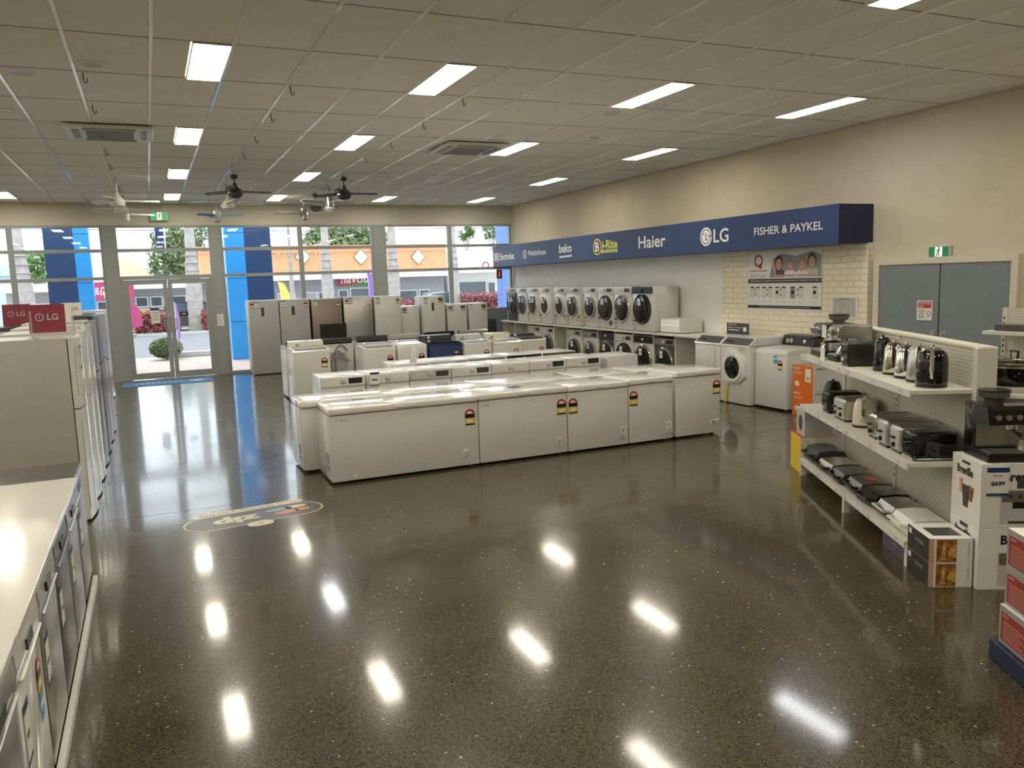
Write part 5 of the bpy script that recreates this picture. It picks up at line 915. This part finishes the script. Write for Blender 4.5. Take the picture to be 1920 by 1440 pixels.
xa, xc = S(172, 520)[0], S(250, 520)[0]; ps = MB().box(xa, xc, -2.35, -2.2, 2.0, 3.1, 'pink').build('pink_sign', b2); text('a&Do', 'print_white', ps, (S(190, 525)[0], -2.36, 2.55), MAT_FRONT, 1.2, 0.45, 0, 0.3); MB().box(S(259, 565)[0], S(276, 590)[0], 0.1, 0.18, -0.1, 1.2, 'yellow').build('yellow_poster', b2)
b3 = shop('white shop with dark tiled front and grey sign past the brick shop', 838, 1010, 'shop_white', 4.2, [(852, 915, -0.4, 1.9, 'shop_glass'), (917, 932, -0.4, 1.8, 'shop_glass')], fascia=(2.5, 2.9))
xa, xc = S(897, 494)[0], S(945, 494)[0]; cs = MB().box(xa, xc, -0.1, 0.25, 3.1, 4.0, 'shop_white').build('shop_sign', b3); text('CI\nSP', 'red', cs, ((xa+xc)/2+0.5, -0.11, 3.55), MAT_FRONT, 0.6, 0.6); MB()._ring((xa+0.55, -0.12, 3.55), 'y', 0.2, 0.3, -0.01, 0.01, 'red', 20).build('logo_ring', cs)
rf = thing('hip_roof_house', 'house with tan hip roof behind the pink sign shop', 'building', (S(236, 500, 75)[0], 75, -0.5)); MB().box(-1.9, 1.9, 0, 6, 0, 3.6, 'shop_white').build('wall', rf); MB().add([(-2.2, -0.3, 3.6), (2.2, -0.3, 3.6), (2.2, 6.3, 3.6), (-2.2, 6.3, 3.6), (-0.7, 3, 5.2), (0.5, 3, 5.2)], [(0, 1, 5, 4), (1, 2, 5), (2, 3, 4, 5), (3, 0, 4), (3, 2, 1, 0)], 'roof_tan').build('roof', rf)
for px, lab, wdt, ht, mm in ((12, 'pale blue grey shed beyond the low shop roofs', 5, 4.1, 'roof_blue'), (300, 'pale blue roofed shed behind the big tree', 7, 3.9, 'roof_blue')):
    x = S(px, 500, 80)[0]; t = thing('distant_shed', lab, 'building', (x, 80, -0.5)); MB().box(-wdt/2, wdt/2, 0, 8, 0, ht, mm).build('wall', t); MB().prism([(-wdt/2-0.3, ht), (wdt/2+0.3, ht), (0, ht+0.9)], 'y', -0.3, 8.3, 'roof_blue').build('roof', t)
# vegetation
def leaves(n, fn, size, m, name, parent):
    vs = []; fs = []
    for i in range(n):
        p = Vector(fn()); a = Vector((random.gauss(0, 1), random.gauss(0, 1), random.gauss(0, 1))).normalized(); b_ = a.orthogonal().normalized(); s = size*random.uniform(0.6, 1.3); o = len(vs)
        vs += [p-a*s, p+b_*s*0.45, p+a*s, p-b_*s*0.45]; fs.append((o, o+1, o+2, o+3))
    o = MB().add(vs, fs, m).build(name, parent, smooth=False); o['kind'] = 'stuff'; return o
def blob(cx, cy, cz, rx, ry, rz, k=7):
    cs = [(random.uniform(-0.6, 0.6)*rx, random.uniform(-0.6, 0.6)*ry, random.uniform(-0.6, 0.6)*rz, random.uniform(0.3, 0.5)) for _ in range(k)]
    def f():
        c = random.choice(cs); d = Vector((random.gauss(0, 1), random.gauss(0, 1), random.gauss(0, 1))).normalized()*random.uniform(0.6, 1)
        return (cx+c[0]+d.x*rx*c[3], cy+c[1]+d.y*ry*c[3], cz+c[2]+d.z*rz*c[3])
    return f
def tree(label, px, Y, ztop, zmid, rx, rz, m, n=2600, size=0.22):
    x = S(px, 500, Y)[0]; t = thing('tree', label, 'tree', (x, Y, -0.5)); MB().tube([(0, 0, 0), (0.1, 0, zmid*0.6), (0, 0, zmid+0.5)], [0.3, 0.22, 0.1], 'trunk').build('trunk', t)
    for s in (-1, 1): MB().tube([(0, 0, zmid*0.6), (s*rx*0.4, 0.2, zmid+0.6), (s*rx*0.6, 0.3, zmid+rz*0.5)], [0.12, 0.08, 0.03], 'trunk').build('branch', t)
    leaves(n, blob(0, 0, zmid+0.5, rx, rx*0.7, rz, 12), size, m, 'foliage', t)
tree('large spreading green tree behind the shop opposite the doors', 348, 72, 0, 5.6, 3.3, 3.3, 'pale_leaf', 2200, 0.26)
tree('leafy tree rising above the orange brick parapet', 650, 74, 0, 5.9, 5.0, 2.2, 'pale_leaf', 3200, 0.28)
tree('small tree above low shop roofs beside the navy column', 74, 75, 0, 4.2, 1.8, 1.4, 'leaf', 1200, 0.2)
tree('far conifer above the white shop', 877, 100, 0, 8.2, 1.3, 1.2, 'leaf', 900, 0.2); tree('far conifer close to the blue corner column', 924, 100, 0, 8.6, 1.6, 1.6, 'leaf', 900, 0.2)
def palm(label, px, Y, r, ztop, crown_z=None, lean=0.0):
    x = S(px, 500, Y)[0]; t = thing('palm_tree', label, 'tree', (x, Y, -0.42), 0, 'street palms')
    tr = MB().tube([(lean*z/ztop, 0, z) for z in (0, 0.6, 1.5, 2.5, 3.3, 4.5, 6, ztop)], [r*1.25, r*1.2, r*1.15, r*1.2, r*1.05, r*0.8, r*0.7, r*0.65], 'trunk', 14).build('trunk', t)
    for k in range(10): MB()._ring((lean*(0.5+k*0.42)/ztop, 0, 0.5+k*0.42), 'z', r*0.9, r*1.22, -0.012, 0.012, 'concrete', 14).build('trunk_ring', tr)
    for k in range(9):
        a = 2*PI*k/9+px; q = MB(); vs = []; fs = []
        for i in range(14):
            u = i/13; rr = 2.6*u; zc2 = ztop+0.9*math.sin(u*PI*0.6)-2.4*u*u; c2, s2 = math.cos(a), math.sin(a)
            for sgn in (-1, 1):
                o = len(vs); L2 = 0.6*(1-0.6*abs(u-0.45))
                vs += [(lean+c2*rr, s2*rr, zc2), (lean+c2*(rr+0.12), s2*(rr+0.12), zc2), (lean+c2*(rr+0.25)-s2*sgn*L2*0.6, s2*(rr+0.25)+c2*sgn*L2*0.6, zc2-L2*0.7)]; fs.append((o, o+1, o+2))
        MB().add(vs, fs, 'frond').build('frond', t)
palm('palm trunk standing opposite the entrance doors', 360, 48.95, 0.36, 9.0); palm('palm trunk in front of the flavour sign shop', 612, 48.95, 0.30, 9.5); palm('palm trunk next to the wide grey post beside flavour sign', 737, 48.95, 0.32, 9.5); palm('palm trunk beyond the aisle fridges beside the navy column', 45, 46.0, 0.34, 8.6, None, -0.3); palm('palm trunk by the mullion near the white shop', 850, 48.95, 0.30, 10)
palm('short fronded palm whose crown hangs over the orange parapet', 545, 52, 0.12, 6.6)
def shrub(label, px0, px1, Y, z0, h, m, n, size, nm='hedge_shrub'):
    x0, x1 = S(px0, 590, Y)[0], S(px1, 590, Y)[0]; cx = (x0+x1)/2; t = thing(nm, label, 'shrub', (cx, Y, z0), 0); MB().tube([(0, 0, 0), (0.03, 0, h*0.5)], 0.05, 'trunk').build('stem', t)
    hw = (x1-x0)/2
    def f(): return (random.uniform(-hw, hw), random.uniform(-0.5, 0.5), 0.05+h*random.random()**0.7*(0.85+0.15*math.sin(random.random()*9)))
    leaves(n, f, size, m, 'foliage', t)
shrub('red leafed hedge outside left door leaf', 250, 289, 47.8, -0.35, 1.15, 'red_leaf', 900, 0.13); shrub('red leafed hedge between the two door leaves', 291, 335, 47.8, -0.35, 1.1, 'red_leaf', 900, 0.13); shrub('red leafed hedge beside palm trunk opposite doors', 378, 412, 47.8, -0.35, 1.15, 'red_leaf', 800, 0.13)
shrub('red leafed hedge right of the palms below the parked cars', 752, 800, 47.8, -0.35, 1.3, 'red_leaf', 900, 0.13); shrub('long red leafed hedge outside the corner window', 868, 945, 47.8, -0.35, 1.5, 'red_leaf', 1800, 0.13); shrub('red leafed hedge beyond the light blue column', 425, 480, 47.8, -0.35, 1.1, 'red_leaf', 900, 0.13)
t = thing('clipped_bush', 'small clipped green bush on footpath outside the doors', 'shrub', (onY(312, 660, 25.4).x, 25.4, -0.02)); MB().tube([(0, 0, 0), (0, 0, 0.3)], 0.04, 'trunk').build('stem', t); 
def dome():
    d = Vector((random.gauss(0, 1), random.gauss(0, 1), random.gauss(0, 1))).normalized()*random.uniform(0.75, 1.0)
    return (d.x*0.46, d.y*0.40, 0.34+d.z*0.30)
leaves(4500, dome, 0.04, 'pale_leaf', 'foliage', t)
# cars
def car(label, px, Y, m, suv=False, rot=0):
    t = thing('parked_car', label, 'car', (S(px, 580, Y)[0], Y, -0.42), rot, 'cars parked across the street'); hh = 1.72 if suv else 1.45
    MB().prism([(-2.2, 0.35), (-2.25, 0.75), (-2.1, 0.95), (-1.0, 1.0), (1.3, 1.0), (2.15, 0.85), (2.25, 0.5), (2.15, 0.3)], 'y', -0.88, 0.88, m).build('body', t)
    cb = [(-2.0, 0.96), (-1.75, hh-0.08), (-1.2, hh), (0.3, hh-0.02), (1.3, 0.98)] if suv else [(-1.9, 0.96), (-1.1, hh-0.05), (-0.6, hh), (0.3, hh-0.03), (1.35, 0.98)]
    cabn = MB().prism(cb, 'y', -0.74, 0.74, m).build('cabin', t); MB().prism([(x*0.93, 0.98+(z-0.96)*0.86) for x, z in cb], 'y', -0.76, 0.76, 'shop_glass').build('window', cabn)
    for x in (-1.35, 1.4):
        for y in (-0.86, 0.86): wl = MB().cyl((x, y, 0.32), 'y', 0.32, -0.1, 0.1, 'tyre', 18).build('wheel', t); MB().cyl((x, y, 0.32), 'y', 0.19, -0.115, 0.115, 'steel', 12).build('hubcap', wl)
    MB().box(-2.27, -2.1, -0.8, -0.5, 0.7, 0.9, 'tail_light').box(-2.27, -2.1, 0.5, 0.8, 0.7, 0.9, 'tail_light').build('tail_light', t)
    return t
car('dark four wheel drive parked behind palm trunk opposite the doors', 372, 50.2, 'car_dark', True); car('silver wagon parked by the white shop', 848, 50.2, 'car_silver', True); car('white car parked beside the flavour shop', 704, 50.6, 'car_white'); car('pale blue car partly hidden by the wide post left of doors', 210, 50.4, 'car_silver')
# banners
def banner(label, px, Y, m, h, sh='feather', z0=-0.35, rot=0.0):
    t = thing('feather_banner', label, 'banner', (S(px, 580, Y)[0], Y, z0), rot); MB().tube([(0, 0, 0), (0, 0, h*0.8), (-0.1, 0, h)], 0.02, 'light_grey', 6).build('pole', t); MB().prism([(0.02, 0.4), (0.55, 0.5), (0.5, h*0.7), (0.25, h*0.95), (-0.08, h), (0.02, h*0.8)], 'y', -0.01, 0.01, m).build('flag', t); MB().cyl((0, 0, 0), 'z', 0.2, 0, 0.04, 'charcoal', 14).build('base', t)
banner('yellow feather banner behind the white window fridges', 528, 46.3, 'lime_yellow', 2.6); banner('purple feather banner in front of the flavour shop', 694, 46.3, 'purple', 3.0); banner('yellow feather banner beside the wide post left of doors', 200, 47.5, 'lime_yellow', 2.4); banner('pink teardrop banner beside the door left leaf', 244, 46.4, 'pink', 1.75); banner('purple feather banner seen through the door gap', 328, 30.0, 'purple', 1.75, z0=-0.17, rot=1.35)
bo = tag(MB().box(-0.35, 0.9, -0.15, 0.15, 0, 0.16, 'concrete', 0.02, 1).build('wheel_stop', None, (onY(352, 655, 26.0).x, 26.0, -0.02)), 'low concrete block on footpath edge outside the doors', 'kerb block')
for k, (z, y) in enumerate(((5.9, 60), (7.6, 52))):
    tag(MB().tube([(-40, y, z+0.8), (-10, y, z+0.25), (10, y, z), (30, y, z+0.2), (60, y, z+0.9)], 0.03, 'charcoal', 6).build('power_line'), ['lower overhead power line across the street', 'upper overhead power line across the street'][k], 'cable')
